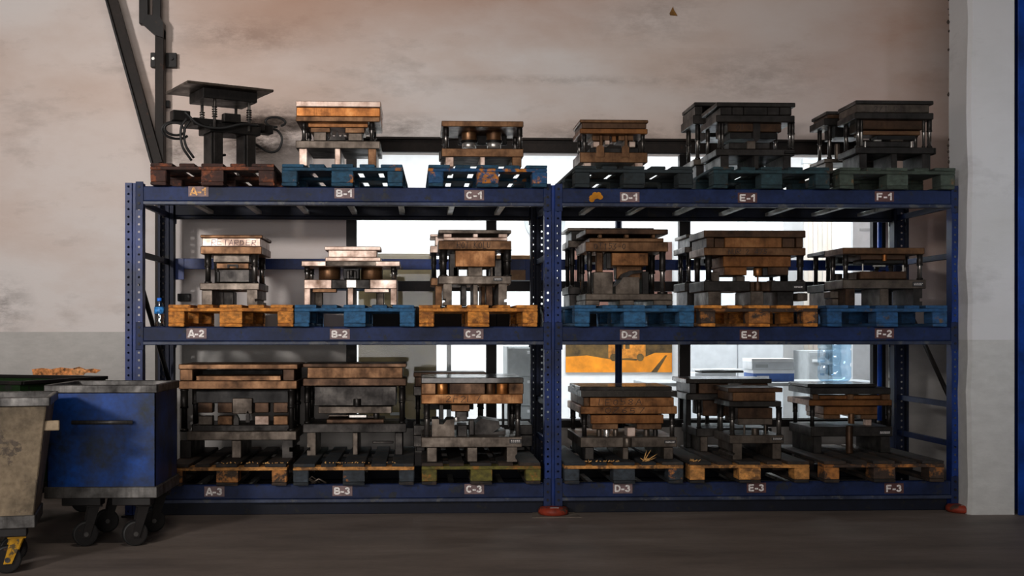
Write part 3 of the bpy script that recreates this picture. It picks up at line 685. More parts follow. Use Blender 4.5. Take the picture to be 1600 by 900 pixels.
Die('D1', .04, .38, 960, 'small brown die set on the dark D-1 pallet with two rounded front tabs', '''
B top_plate 906 1013 187 192 br
B riser_block 909 1010 192 201 db .006
B upper_shoe 906 1012 201 209 oc
G 913 209 239 3.5
G 1004 209 239 3.5
B punch_plate 925 953 209 220 br .08
B punch_plate 966 990 209 220 br .08
B punch 937 942 211 229 br .05 .2
B punch 976 981 211 229 br .05 .2
B punch 927 938 221 230 pk .08 .2
B punch 945 953 219 226 pk .08 .2
B punch 983 993 221 230 pk .08 .2
B center_pin 956 963 211 222 oc .1 .2
T front_tab 932,245;932,230;935,227;941,227;944,230;944,245 br -.012 .02
T front_tab 972,245;972,230;975,227;980,227;983,230;983,245 br -.012 .02
B die_block 922 998 231 240 bk .1
B lower_shoe 906 1012 238 254 br
L parallel 912 924 254 pk
L parallel 992 1005 254 pk
B parallel 965 972 254 P bk .2
''')
Die('E1', .04, .46, 1181, 'dark grey die set on the teal E-1 pallet marked O1 with a pointed centre pin', '''
B top_plate 1120 1243 160 167 ds
B riser_block 1126 1144 167 180 ds .01
B riser_block 1144.5 1162 167 180 ds .012
B riser_block 1162.5 1199 167 180 ds .01
B riser_block 1199.5 1218 167 180 ds .012
B riser_block 1218.5 1237 167 180 ds .01
B upper_shoe 1119 1242 180 191 ds
B punch_block 1137 1221 192 206 db .06
W O1 1150 1164 194 203 ink .06
B punch_base 1141 1214 206 217 bk .1
T center_pin 1177,192;1188,192;1188,215;1182.5,222;1177,215 ds .045 .1
G 1124 191 234 3.5
G 1129 191 234 2.6 rd F
G 1234 191 234 3.5
G 1239 191 234 2.6 rd F
B die_block 1139 1203 223 233 ds .08
B die_insert 1167 1181 220 233 gs .06 .2
B lower_shoe 1119 1242 233 243 ds
L parallel 1126 1139 243 ds
L parallel 1178 1186 243 ds
L parallel 1224 1236 243 ds
B latch 1226 1243 236 240 bk -.02 .02
''')
Die('E1', .62, .42, 1150, 'dark die set half hidden behind the O1 die on the E-1 pallet', '''
B top_plate 1085 1200 160 166 ds
B riser_block 1086 1098 166 180 ds
B riser_block 1110 1190 166 180 db .02
B upper_shoe 1083 1200 180 194 ds
G 1090 194 250 4
G 1194 194 250 4
B punch_block 1108 1180 194 214 bk .06
B lower_shoe 1084 1200 249 258 gs
L parallel 1088 1100 258 ds
L parallel 1180 1194 258 ds
''')
Die('F1', .04, .36, 1398, 'dark grey die set with marker digits on the F-1 pallet beside the pillar', '''
B top_plate 1337 1459 157 163 ds
B riser_block 1338 1452 163 176 gs .008
W 2/1_04 1366 1412 165 174 ink .008
W 08 1376 1398 178 185
B upper_shoe 1336 1459 176 186 ds
B punch_plate 1346 1443 187 202 db .06
B punch 1347 1438 204 211 br .1
B stripper 1371 1430 210 219 bk .12
B die_block 1352 1423 221 230 ds .07
B gauge_strip 1366 1378 218 221 sv .07 .09
B gauge_strip 1392 1412 218 221 gs .07 .09
C stop_pin 1352 221 231 1.2 sv .05
C stop_pin 1424 221 231 1.2 sv .05
G 1341 186 231 4
G 1346 186 231 2.4 sv F
G 1443 186 231 2.6 rd F
G 1452 186 231 4
B lower_shoe 1337 1459 230 240 ds
L parallel 1343 1355 240 ds
L parallel 1393 1402 240 ds
L parallel 1441 1454 240 ds
B side_lug 1459 1463 231 241 bk .02 .1
''')
Die('F1', .58, .34, 1330, 'small dark die set behind the digit-marked die on the F-1 pallet', '''
B top_plate 1291 1370 174 179 ds
B riser_block 1293 1368 179 185 db .01
B upper_shoe 1288 1370 185 196 ds
G 1296 196 248 3.5
G 1362 196 248 3.5
B punch_block 1305 1350 196 214 bk .05
C coil_spring 1308 225 250 4 gs .12
B lower_shoe 1288 1370 248 254 gs
L parallel 1290 1302 254 gs
L parallel 1352 1366 254 ds
''')
Die('A2', .05, .5, 363, 'brown two-legged die set with marker word RETARDER on the A-2 pallet', '''
B top_plate 313 410 367 372 br
B riser_block 316 407 372 385 pk .006
W RETARDER 331 402 374 383 inkp .006
B upper_shoe 313 409 385 397 br
B punch_plate 333 390 398 410 gs .08
B punch 338 389 411 420 br .1
T clip 355,419;355,413;372,413;372,419;369,419;369,416;358,416;358,419 bk .09 .1
B die_block 341 390 421 441 ds .1
B die_cheek 338 343 424 441 bk .09 .3
G 325 397 443 5.5 ds
G 398 397 443 5.5 rd
B lower_shoe 312 405 442 453 gs
L parallel 315 332 453 gs
T parallel 386,453;402,453;402,467;398,467;398,471;402,471;402,P;386,P gs .01 .49
B rear_parallel 349 365 456 P ds .3 .45
''')
Die('B2', .05, .45, 548, 'stepped pale pinkish die set with two cylinders and wide plate on the B-2 pallet', '''
B top_plate 507 595 385 391 pk .1
B riser_block 513 589 391 402 pk .11
B riser_base 508 595 402 408 pk .1
B upper_shoe 471 625 408 416 pk
B shoe_inlay 508 588 408.5 415.5 gs -.002 .01
C press_cylinder 515 416 437 17 br .22
C press_cylinder 581 416 437 17 br .22
B clamp_housing 536 561 419 436 bk .1 .3
B clamp_jaw 541 546 423 436 ds .09 .2
B clamp_jaw 552 557 423 436 ds .09 .2
C clamp_screw 549 422 432 4 ds .09
G 480 416 438 4.5
G 615 416 438 4.5
B lower_shoe 475 518 437 451 pk
B lower_shoe_middle 518 578 437 451 ds .006
B center_boss 541 557 437 450 sv -.004 .1
B lower_shoe 578 620 437 451 pk
L parallel 475 485 451 pk 0
L parallel 543 552 450 pk 0
L parallel 610 620 451 pk 0
B tie_bar 488 526 451 457 br .02 .08
B tie_bar 569 608 451 457 pk .02 .08
B rear_parallel 492 504 457 P gs .38 .44
B rear_parallel 588 600 457 P gs .38 .44
''')
Die('C2', .05, .46, 742, 'brown open-topped die set with marker letters and orange block on the C-2 pallet', '''
B top_plate 685 799 359 365 gs
B spacer 693 706 365 371 pk .01 .06
B spacer 739 747 365 371 pk .01 .06
B spacer 779 793 365 371 pk .01 .06
B spacer 693 706 365 371 br .36 .44
B spacer 779 793 365 371 br .36 .44
B riser_plate 693 793 371 376 pk .01
B upper_shoe 685 799 376 390 br
W ROT_KOLU 714 768 378 388
B punch_block 711 774 391 417 rb .05
B die_cheek 702 717 396 432 ds .1 .3
B die_cheek 769 784 406 432 ds .1 .3
B stripper 716 731 411 416 ds .08 .25
B stripper 754 769 411 416 ds .08 .25
B die_block 731 754 413 432 gs .1 .3
B die_block 708 716 417 432 gs .1 .3
B die_block 766 774 417 432 gs .1 .3
G 693 390 432 6 ds
G 793 390 432 6 ds
B lower_shoe 685 799 431 444 gs
N 771 785 434 439
T parallel 693,444;706,444;706,P;693,P;693,472;697,472;697,467;693,467 gs .01 .45
L parallel 739 747 444 gs
T parallel 779,444;792,444;792,467;788,467;788,472;792,472;792,P;779,P gs .01 .45
B rear_parallel 720 729 446 P ds .3 .44
B rear_parallel 759 770 446 P db .3 .44
''')
Die('C2', .62, .4, 726, 'pinkish brown die set peeking out left behind the marker-lettered C-2 die', '''
B top_plate 672 780 366 370 pk
B riser_block 680 776 370 384 pk .01
B upper_shoe 672 780 384 395 pk
G 678 395 435 4 bk
G 770 395 435 4 bk
B punch_block 706 760 395 412 db .06
B lower_shoe 673 780 434 446 br
L parallel 680 691 446 br
L parallel 752 764 446 br
''')
Die('D2', .04, .5, 980, 'brown die set with ochre block and tall guide posts on the D-2 pallet', '''
B top_plate 915 1044 358 366 db
B spacer 935 941 366 372 br .01 .06
B spacer 976 983 366 372 br .01 .06
B spacer 1019 1024 366 372 br .01 .06
B spacer 935 941 366 372 db .4 .46
B spacer 1019 1024 366 372 db .4 .46
B riser_plate 921 1037 372 378 br .02
B upper_shoe 915 1044 378 393 br
W OT153-0 928 980 380 389
B punch_block 956 1013 395 415 rb .05
B guide_bar 932 942 394 425 br .06 .12
B guide_bar 947 955 395 420 ds .08 .2
B die_cheek 927 958 425 460 gs .06 .3
B inner_cheek 963 1003 416 436 br .18 .3
T cam_slide 962,460;962,447;968,442;974,433;999,433;999,460 gs .05 .3
T cam_jaw 968,434;972,428;985,423;1003,422;1003,426;988,428;975,436 ds .1 .2
B die_cheek 1003 1014 424 460 bk .1 .3
G 921 393 462 4.2 rd
G 1035 393 462 5 rd
B lower_shoe 915 1051 459 469 gs
L parallel 915 937 469 gs 0
L parallel 968 991 469 gs 0
L parallel 1021 1051 469 gs 0
C collar 1035 456 460 8 ds .06
''')
Die('D2', .64, .4, 950, 'dark die set showing left and above behind the ochre-block die on the D-2 pallet', '''
B top_plate 887 1022 356 361 gs
B riser_block 893 1016 361 376 ds .02
B upper_shoe 888 1022 376 387 gs
G 894 387 450 4 bk
G 1012 387 450 4 bk
B punch_block 920 1000 387 410 db .06
C coil_spring 905 400 440 3.5 ds .2
B lower_shoe 888 1022 448 460 ds
L parallel 890 904 460 ds
L parallel 1004 1018 460 ds
''')
Die('E2', .04, .46, 1180, 'wide dark brown die set with copper-gleaming riser on the E-2 pallet', '''
B top_plate 1100 1259 360 371 db
B riser_end 1104 1116 371 387 db .005
B riser_block 1116 1132 372 387 db .02
B riser_block 1132.5 1222 371 387 rb .012
B riser_block 1222.5 1242 372 387 db .02
B riser_end 1244 1255 371 387 db .005
B upper_shoe 1100 1259 387 399 br
W NUR_2_475 1138 1200 389 397
B punch_block 1130 1236 400 417 oc .05
B punch 1132 1167 417 430 oc .06
B punch 1200 1232 417 430 db .06
C knob 1184 419 431 7 oc .1
C knob_rod 1184 430 441 1.4 oc .1
B die_block 1110 1124 425 440 gs .1 .2
B die_block 1150 1164 431 441 gs .1 .2
B die_block 1204 1212 438 441 gs .1 .2
G 1107 399 440 5.5 ds
G 1250 399 440 5.5 ds
B lower_shoe 1100 1172 439 455 ds
B lower_shoe_middle 1172 1205 440 455 db .04
C center_collar 1184 440 455 6 db .04
B lower_shoe 1205 1259 439 455 ds
N 1239 1256 446 451
B parallel 1107 1127 455 P gs .01
B parallel 1173 1193 455 P gs .02
B parallel 1214 1240 455 P ds .06
B step_foot 1246 1262 458 470 gs .0 .2
''')
Die('E2', .62, .4, 1130, 'dark die set showing left behind the copper-gleaming die on the E-2 pallet', '''
B top_plate 1072 1230 366 371 gs
B riser_block 1078 1224 371 386 ds .02
B upper_shoe 1070 1230 386 395 gs
G 1076 395 442 4 rd
G 1222 395 442 4 ds
B punch_block 1100 1190 395 412 bk .06
B lower_shoe 1070 1230 442 455 ds
L parallel 1074 1090 455 ds
L parallel 1208 1224 455 ds
''')
Die('F2', .05, .38, 1382, 'low dark die set with brown plates and small orange pin on the F-2 pallet', '''
B upper_shoe 1317 1445 387 397 br
B punch_plate 1345 1415 397 406 db .06
C orange_pin 1382 397 408 3.2 cu .04
B stripper 1350 1412 406 412 bk .08
B gauge_strip 1364 1384 414 417 sv .09 .1
C stop_pin 1348 412 426 1.2 sv .08
C stop_pin 1411 414 426 1.2 sv .08
B die_block 1344 1416 424 436 db .06
B die_block 1325 1339 426 437 gs .1 .2
G 1321 397 437 4.5 rd
G 1437 397 437 4.5 rd
B lower_shoe 1317 1447 437 451 gs
N 1426 1443 440.5 447.5
L parallel 1321 1336 451 db
L parallel 1375 1389 451 gs
T parallel 1427,451;1441,451;1441,466;1437,466;1437,471;1441,471;1441,P;1427,P ds .01 .37
B block_stack 1297 1320 455 466 gs .16 .3
B block_stack 1300 1318 467 P gs .16 .3
''')
Die('F2', .6, .4, 1320, 'black die set behind the orange-pin die on the F-2 pallet', '''
B upper_shoe 1288 1400 392 398 bk
C coil_spring 1302 398 420 3 ds .1
B punch_block 1310 1370 398 412 bk .06
G 1294 398 444 4 ds
G 1392 398 444 4 ds
C press_cylinder 1308 428 445 8 gs .15
B lower_shoe 1288 1400 444 456 bk
L parallel 1290 1304 456 ds
L parallel 1380 1394 456 ds
''')
Die('A3', .30, .55, 372, 'wide brown die set with row of square punches on the A-3 pallet', '''
B top_plate 279 465 569 577 br 0 .55
B riser_end 281 301 577 595 br .01
B riser_end 442 460 577 595 db .01
B inner_strip 306 439 587 595 br .06 .3
B back_panel 301 442 578 595 bk .4 .5
B upper_shoe 279 464 595 608 br
B punch_back 306 452 609 630 bk .12 .4
B punch 309 332 629 645 db .1 .2
B punch 340 363 629 645 db .1 .2
B punch_block 363 394 622 647 gs .09 .25
B punch 398 420 629 645 db .1 .2
B punch 427 450 629 645 db .1 .2
B die_insert 310 332 650 664 gs .08 .16
B die_insert 340 363 650 664 br .08 .16
T die_pin 365,666;365,655;369,648;373,655;373,666 ds .07 .12
T die_pin 384,648;387,641;390,648;390,660;384,660 ds .09 .12
B die_insert 398 420 650 664 pk .08 .16
B die_insert 427 450 650 664 br .08 .16
B die_bed 300 455 664 675 ds .06
G 288 608 674 6 bk
G 455 608 674 5.5 ds
B lower_shoe 292 463 674 688 gs
L parallel 281 299 688 ds
L parallel 362 377 688 gs
T parallel 441,688;457,688;457,699;452,699;452,706;457,706;457,P;441,P ds .01 .54
''')
Die('B3', .46, .5, 554, 'dark brown die set with long brown riser and hanging punch block on the B-3 pallet', '''
B top_plate 473 635 568 574 db
B riser_block 480 629 574 591 br .008
B upper_shoe 473 635 591 603 db
B punch_block 491 619 604 634 ds .05
C dowel 558 623 635 6 ds .045
B stripper 497 612 635 646 gs .06
B sheet_part 545 573 648 653 sv .08 .16
C side_pin 588 645 654 5 ds .1
B gauge_rail 513 545 648 651 gs .09 .11
B gauge_rail 573 592 650 653 gs .09 .11
B die_plate 510 600 655 661 db .07
G 480 603 662 4.5 ds
G 628 603 662 4.8 ds
B lower_shoe 473 635 662 676 ds
T parallel 480,676;493,676;493,P;480,P;480,704;485,704;485,699;480,699 gs .01 .49
L parallel 551 559 676 gs
L parallel 617 629 676 ds
B cross_pin 582 615 689 693 ds .2 .22
''')
Die('C3', -.02, .62, 738, 'die set with wet gleaming top plate above copper-brown blocks on the C-3 pallet', '''
B top_plate 658 818 590 599 lp 0 .72
B riser_block 658 681 599 616 br .003
C spring_can 691 599 616 9 cu .06
B riser_block 702 758 599 616 db .003
C spring_can 766 599 616 8 br .06
C spring_can 785 599 616 9 cu .06
B riser_block 795 818 599 616 br .003
B riser_core 664 812 599 616 bk .12
B upper_shoe 658 817 616 631 rb
W 2F2L7 698 752 618 628
B punch_block 705 734 632 643 br .08 .3
B punch 712 730 643 658 ds .1 .25
B punch_stem 722 732 631 652 bk .2 .3
T die_block 675,683;675,655;686,655;686,663;693,663;698,656;710,655;710,683 gs .08 .35
B guide_bar 686 693 632 656 ds .1 .2
C roller 713 652 659 4 sv .06
B die_block 715 730 664 683 ds .08 .3
B clamp 733 741 656 680 ds .1 .2
T chute 742,683;742,664;752,654;780,658;781,668;770,676;790,672;790,683 ds .2 .5
G 667 631 684 5 rd
G 809 631 684 5 rd
C rod 786 631 668 2 bk .25
C rod 795 631 668 2 bk .3
B lower_shoe 658 816 683 699 gs
N 796 815 686 693
L parallel 667 683 699 gs
L parallel 730 746 699 gs
T parallel 792,699;808,699;808,709;805,712;805,716;808,719;808,P;792,P gs .01 .6
''')
Die('C3', .74, .36, 700, 'dark die set showing at the left behind the wet-topped C-3 die', '''
B top_plate 646 760 582 589 db
B riser_block 648 758 589 604 db .01
B upper_shoe 646 760 604 618 ds
G 653 618 665 4 ds
G 752 618 665 4 ds
B punch_block 670 740 618 640 bk .06
B lower_shoe 646 832 664 680 ds
B lower_block 646 832 680 698 ds .02
L parallel 650 664 698 ds
L parallel 800 820 698 ds
''')
Die('D3', .08, .74, 980, 'copper-brown die set with heavy marker writing on the splintered D-3 pallet', '''
T top_plate 908,620;908,611;1058,611;1058,620 lp 0 .74
B upper_cover 906 1050 604 611 lp .16 .74
B riser_block 912 921 621 635 br .005
B riser_block 921.5 1053 621 635 rb .004
W LE058A 935 1005 623 633 ink .004
B upper_shoe 907 1058 635 647 rb
W 0Z657 945 1010 637 646
B punch_block 923 1037 648 662 oc .05
B punch 925 966 662 671 br .06
B punch 995 1034 662 671 br .06
B center_punch 980 993 668 682 pk .08 .2
C spring_can 936 671 684 4 gs .1
C spring_can 948 671 684 5 sv .12
C spring_can 962 671 684 4 gs .1
C spring_can 1010 671 684 5 gs .1
C spring_can 1024 671 684 4 ds .1
G 913 647 684 4.6 ds
G 1050 647 684 4.6 rd
B lower_shoe 907 1058 683 699 gs
C center_boss 980 684 698 7 gs .0
N 1038 1056 688 693
L parallel 914 928 699 ds
L parallel 973 982 699 gs
L parallel 1037 1052 699 gs
''')
Die('E3', .06, .44, 1181, 'narrow dark die set on bracket feet in front on the E-3 pallet', '''
B top_plate 1138 1223 606 613 db
B riser_block 1145 1212 613 627 br .006
B upper_shoe 1140 1221 627 636 ds
B punch_block 1153 1207 637 654 db .04
B punch 1153 1207 654 664 gs .04
C center_boss 1180 669 681 6 gs .06
C spring_pin 1163 664 681 1.6 gs .08
C spring_pin 1196 664 681 1.6 gs .08
G 1144 636 681 4.6 rd
G 1217 636 681 4.6 rd
B lower_shoe 1140 1225 680 693 gs
N 1206 1224 683.5 688
T foot_bracket 1145,693;1159,693;1159,P;1145,P;1145,712;1149,709;1145,706 gs .01 .42
L foot_bracket 1207 1221 693 gs
''')
Die('E3', .58, .5, 1140, 'large dark die set with broad gleaming plate behind the bracket-footed E-3 die', '''
B top_plate 1072 1206 592 599 lp
B riser_block 1078 1088 599 615 ds .01
B riser_block 1092 1138 599 615 db .02
B riser_block 1160 1200 599 615 db .02
B upper_shoe 1072 1206 615 625 ds
B punch_block 1098 1180 625 650 db .08
G 1092 625 670 4 rd
G 1124 625 670 4 rd
B lower_shoe 1088 1206 669 682 ds
L parallel 1094 1106 682 gs
L parallel 1186 1200 682 ds
B side_column 1072 1080 625 P bk .3 .4
''')
Die('F3', .44, .52, 1330, 'dark die set with wide gleaming plate and light brown strip on the F-3 pallet', '''
B cover_plate 1262 1370 600 605 lp .06 .52
B top_plate 1266 1392 606 616 ds
B spacer 1270 1279 616 625 br .01 .08
B spacer 1325 1334 616 625 br .01 .08
B spacer 1378 1391 616 625 br .01 .08
B inner_strip 1280 1378 618 624 oc .05 .2
B upper_shoe 1264 1394 625 634 oc
B punch_block 1287 1371 635 648 oc .05
B punch 1287 1313 648 655 br .06
B punch 1345 1371 648 655 br .06
C knob 1330 646 662 5 br .05
B sensor 1352 1362 655 665 pk .1 .15
G 1269 634 668 4 ds
G 1389 634 668 4.5 ds
B lower_shoe 1267 1395 667 682 ds
N 1373 1392 673 679
C center_column 1327 665 P 5.5 db -.01
L parallel 1271 1284 682 ds
L parallel 1376 1391 682 ds
''')
# hose-fitted lifting fixture on A-1 (turned about 29 degrees)
zb = PALZ['A1']
fx = thing('hydraulic_fixture', 'black hose-fitted fixture under a broad tilted-looking square plate on the A-1 pallet', 'fixture', (-1.405, 0.46, zb), None, 0)
RZ = math.radians(28.8)
FXM = Matrix.Translation((-1.405, 0.46, zb)) @ Matrix.Rotation(RZ, 4, 'Z')
def fb(name, a, b, mat, bev=0.004): return MB().box(a, b, bev, FXM).build(name, mat, fx)
def smooth(pts, k=6):
    P_ = [Vector(p) for p in pts]
    if len(P_) < 3: return P_
    P_ = [2*P_[0]-P_[1]]+P_+[2*P_[-1]-P_[-2]]; o = []
    for i in range(1, len(P_)-2):
        a, b, c, d = P_[i-1:i+3]
        for j in range(k):
            t = j/k; o.append(0.5*((2*b)+(c-a)*t+(2*a-5*b+4*c-d)*t*t+(3*b-a-3*c+d)*t*t*t))
    return o+[P_[-2]]
def ft(name, pts, r, mat, n=10):
    if name == 'hose': pts = smooth(pts)
    return MB().tube([FXM @ Vector(p) for p in pts], r, n).build(name, mat, fx)
HT = 2.915-zb
fb('top_plate', (-.31, -.24, HT-.018), (.31, .24, HT), gs)
fb('head_block', (-.17, -.16, HT-.09), (.22, .14, HT-.018), bk)
fb('manifold', (-.22, -.10, .31), (.30, .10, .36), bk)
fb('cross_head', (-.11, -.12, .27), (.26, .12, .33), bk)
for x0, x1 in ((-.075, -.01), (.165, .23)):
    c_ = fb('leg_column', (x0, -.105, 0), (x1, .105, .31), ds); MB().box((x0-.012, -.08, .05), (x0, .08, .29), .003, FXM).build('leg_web', bk, c_)
for x, y in ((-.08, -.13), (.17, -.13), (-.08, .13), (.17, .13)):
    ft('guide_rod', [(x, y, .29), (x, y, HT-.018)], .011, rd)
    for k in range(5): ft('spring_coil', [(x, y, .37+k*.016), (x, y, .377+k*.016)], .019, ds)
fb('valve_block', (-.36, -.1, .33), (-.24, -.02, .40), bk); fb('valve_block', (.22, -.06, .30), (.38, .03, .36), bk)
fb('valve_block', (-.02, -.16, .34), (.1, -.1, .40), ds)
def loop(c, rx, rz, a0, a1, y, n=18): return [(c[0]+rx*math.cos(math.radians(a0+(a1-a0)*i/n)), y+0.05*i/n, c[1]+rz*math.sin(math.radians(a0+(a1-a0)*i/n))) for i in range(n+1)]
ft('hose', loop((-.335, .275), .075, .04, 60, 400, -.08), .009, rub, 8)
ft('hose', loop((-.32, .27), .10, .055, 70, 330, -.06), .009, rub, 8)
ft('hose', loop((.42, .40), .07, .033, -60, 290, -.02), .009, rub, 8)
ft('hose', [(.34, 0, .35), (.43, 0, .34), (.47, 0, .28), (.44, 0, .20), (.37, 0, .18), (.28, 0, .22), (.2, 0, .26)], .009, rub, 8)
ft('hose', [(-.25, -.12, .33), (-.29, -.12, .26), (-.28, -.12, .16), (-.22, -.11, .08)], .009, rub, 8)
ft('hose', [(-.28, -.14, .34), (-.32, -.14, .27), (-.31, -.14, .15), (-.24, -.12, .06)], .009, rub, 8)
ft('hose', [(-.3, -.16, .38), (-.2, -.17, .30), (-.05, -.17, .29), (.1, -.17, .33), (.24, -.12, .34)], .009, rub, 8)
ft('hose', [(-.05, .05, .13), (.0, .0, .125), (.06, .05, .14)], .009, rub, 8)
# ------------------------------------------------------------------ steel brace frame at the left
YB = 1.30
sf = thing('steel_wall_brace', 'dark brown steel post with long diagonal brace bolted to the wall at left', 'steel frame', (wx(249, YB), YB, 0))
MB().box((wx(242, YB), YB, 0), (wx(256, YB), YB+.08, 3.55), .004).build('post', brst, sf)
MB().box((wx(231, YB), YB+.09, wz(240, 101, YB)), (wx(272, YB), YB+.13, wz(240, 78, YB)), .003).build('wall_plate', dkst, sf)
MB().tube([(wx(236, YB), YB+.09, wz(236, 88, YB)), (wx(236, YB), YB+.07, wz(236, 88, YB))], .012, 6).build('bolt', sv, sf)
MB().tube([(wx(265, YB), YB+.09, wz(236, 88, YB)), (wx(265, YB), YB+.07, wz(236, 88, YB))], .012, 6).build('bolt', dkst, sf)
def bar(name, pts, wd, y0, y1, mat, par):      # flat bar along two x,z points
    (ax, az), (bx_, bz) = pts; dx, dz = bx_-ax, bz-az; L = math.hypot(dx, dz); nx, nz = -dz/L*wd/2, dx/L*wd/2
    return MB().prism([(ax+nx, az+nz), (bx_+nx, bz+nz), (bx_-nx, bz-nz), (ax-nx, az-nz)], y0, y1).build(name, mat, par)
P0, P1 = at(168, -25, YB), at(246, 256, YB)
bar('diagonal_brace', [(P0.x, P0.z), (P1.x, P1.z)], .085, YB-.03, YB+.03, brst, sf)
bar('brace_flange', [(P0.x-.035, P0.z), (P1.x-.035, P1.z)], .014, YB-.06, YB+.03, dkst, sf)
MB().box((wx(218, YB), YB-.02, wz(218, 38, YB)), (wx(232, YB), YB+.05, 4.4), .004).build('upper_channel', dkst, sf)
MB().box((wx(238, YB), YB+.0, wz(218, 30, YB)), (wx(251, YB), YB+.06, 4.4), .004).build('upper_channel', dkst, sf)
Q = [at(222, 37, YB), at(232, 24, YB), at(250, 27, YB), at(256, 36, YB), at(256, 60, YB), at(243, 56, YB)]
MB().prism([(q.x, q.z) for q in Q], YB-.03, YB+.07).build('gusset', dkst, sf)
MB().box((wx(257, YB+.1), YB+.1, wz(260, 164, YB)), (wx(265, YB+.1), YB+.148, wz(260, 153, YB)), .003).build('switch_box', black_p, sf)
# small black socket box on the wall behind A-2
sk = thing('socket_box', 'small black socket box on the wall behind the A-2 pallet', 'socket', (wx(286, YW), YW-.03, wz(286, 470, YW)))
MB().box((wx(277, YW-.06), YW-.06, wz(286, 471, YW)), (wx(297, YW-.06), YW, wz(286, 459, YW)), .004).build('housing', black_p, sk)
MB().box((wx(280, YW-.06), YW-.065, wz(286, 469, YW)), (wx(288, YW-.06), YW-.059, wz(286, 461, YW)), .002).build('cover', rub, sk)
# ------------------------------------------------------------------ water bottle on A-2 beam
bx0 = wx(249, 0.03); zb2 = LZ[1]
wbt = thing('water_bottle', 'small clear plastic water bottle with blue cap beside the A-2 pallet', 'bottle', (bx0, 0.028, zb2))
MB().lathe([(.026, 0), (.032, .006), (.031, .03), (.033, .04), (.031, .05), (.033, .06), (.033, .12), (.028, .14), (.014, .165), (.012, .172)], 18, (bx0, .028, zb2)).build('body', petm, wbt)
MB().lathe([(.0337, .085), (.0337, .13)], 18, (bx0, .028, zb2)).build('wrap', blab, wbt)
MB().lathe([(.0145, .17), (.0155, .172), (.0155, .188), (.013, .191)], 14, (bx0, .028, zb2)).build('cap', bcap, wbt)
# ------------------------------------------------------------------ splinters and debris
def splinters(px, py, Y, n, mat, label, spread=0.1, up=0.05, seed=1):
    rr = random.Random(seed); c = at(px, py, Y)
    t = thing('wood_splinters', label, 'splinters', (c.x, Y, c.z))
    for k in range(n):
        a = Vector((c.x+rr.uniform(-spread, spread), Y+rr.uniform(-.02, .02), c.z)); d = Vector((rr.uniform(-.5, .7)*up*1.6, rr.uniform(-.02, .02), rr.uniform(.1, 1)*up))
        MB().tube([a, a+d*.6, a+d], [.004, .003, .0006], 5).build('splinter', mat, t)
sw = plain('fresh_splintered_wood', (222, 160, 96), 0.8, 0, 0.25, 40)
def onp(px, Y, slot): return 515-(PALZ[slot]-HC)*F/((Y+D)*CS+wx(px, Y)*SN)
splinters(1008, onp(1008, -.02, 'D3'), -.02, 8, sw, 'upright fresh wood splinters on the D-3 pallet front edge', .02, .085, 4)
splinters(940, onp(940, -.03, 'D3'), -.03, 26, sw, 'low row of pale splinters along the left front of the D-3 pallet', .12, .012, 5)
splinters(400, onp(400, -.03, 'A3'), -.03, 30, sw, 'low row of orange splinters along the A-3 pallet front', .22, .012, 6)
splinters(560, onp(560, -.03, 'B3'), -.03, 26, sw, 'thin orange splinters along the B-3 pallet front edge', .25, .01, 7)
splinters(1085, onp(1085, -.03, 'E3'), -.03, 14, sw, 'pale splinters at the left front corner of the E-3 pallet', .03, .02, 8)
rr = random.Random(11); c = at(482, 754, -.02)
wr = thing('plastic_scraps', 'crumpled grey plastic scraps under the left of the B-3 pallet', 'scraps', (c.x, -.02, LZ[2]))
for k in range(5):
    a = rr.uniform(-.08, .08); h = rr.uniform(.02, .06)
    MB().tube([(c.x+a-.05, -.03+.01*k, LZ[2]+.008), (c.x+a, -.03+.01*k, LZ[2]+h), (c.x+a+.05, -.03+.01*k, LZ[2]+.01)], .007, 6).build('scrap', gs, wr)
# light concrete patch under the middle foot
MB().prism_z([(wx(828, -.02), -.16), (wx(905, -.02), -.16), (wx(898, -.02), .12), (wx(835, -.02), .12)], 0.0005, 0.003).build('floor_patch', plain('pale_cement', (112, 102, 92), 0.8), bpy.data.objects['floor'])
# ------------------------------------------------------------------ waste carts at the left
def caster(par, x, y, zt, mat_fork, r=.075, yaw=0.4):
    M = Matrix.Translation((x, y, r)) @ Matrix.Rotation(yaw, 4, 'Z')
    w_ = MB(); n = 20; prof = [(r*.86, -.024), (r*.97, -.022), (r, -.012), (r, .012), (r*.97, .022), (r*.86, .024)]
    vs = []; fs = []
    for q, yy in prof:
        for k in range(n): t = 2*math.pi*k/n; vs.append(M @ Vector((q*math.cos(t), yy, q*math.sin(t))))
    for i in range(5):
        for k in range(n): fs.append((i*n+k, i*n+(k+1) % n, (i+1)*n+(k+1) % n, (i+1)*n+k))
    w_.add(vs, fs, True)
    wh = w_.build('wheel', rub, par)
    MB().tube([M @ Vector((0, -.02, 0)), M @ Vector((0, .02, 0))], r*.87, 20).build('wheel_disc', dkst, wh)
    MB().tube([M @ Vector((0, -.04, 0)), M @ Vector((0, .04, 0))], .014, 8).build('axle', rimm, wh)
    fk = MB()
    for sy in (-.034, .034):
        P_ = [(-.02, -.02), (.02, -.02), (.075, zt-r-.01), (.015, zt-r-.01)]
        v = [M @ Vector((x_, sy-.003, z_)) for x_, z_ in P_]+[M @ Vector((x_, sy+.003, z_)) for x_, z_ in P_]
        fk.add(v, [(0, 1, 2, 3), (7, 6, 5, 4)]+[(i, 4+i, 4+(i+1) % 4, (i+1) % 4) for i in range(4)])
    fk.box((.0, -.04, zt-r-.012), (.09, .04, zt-r), .002, M)
    fk.build('fork', mat_fork, par)
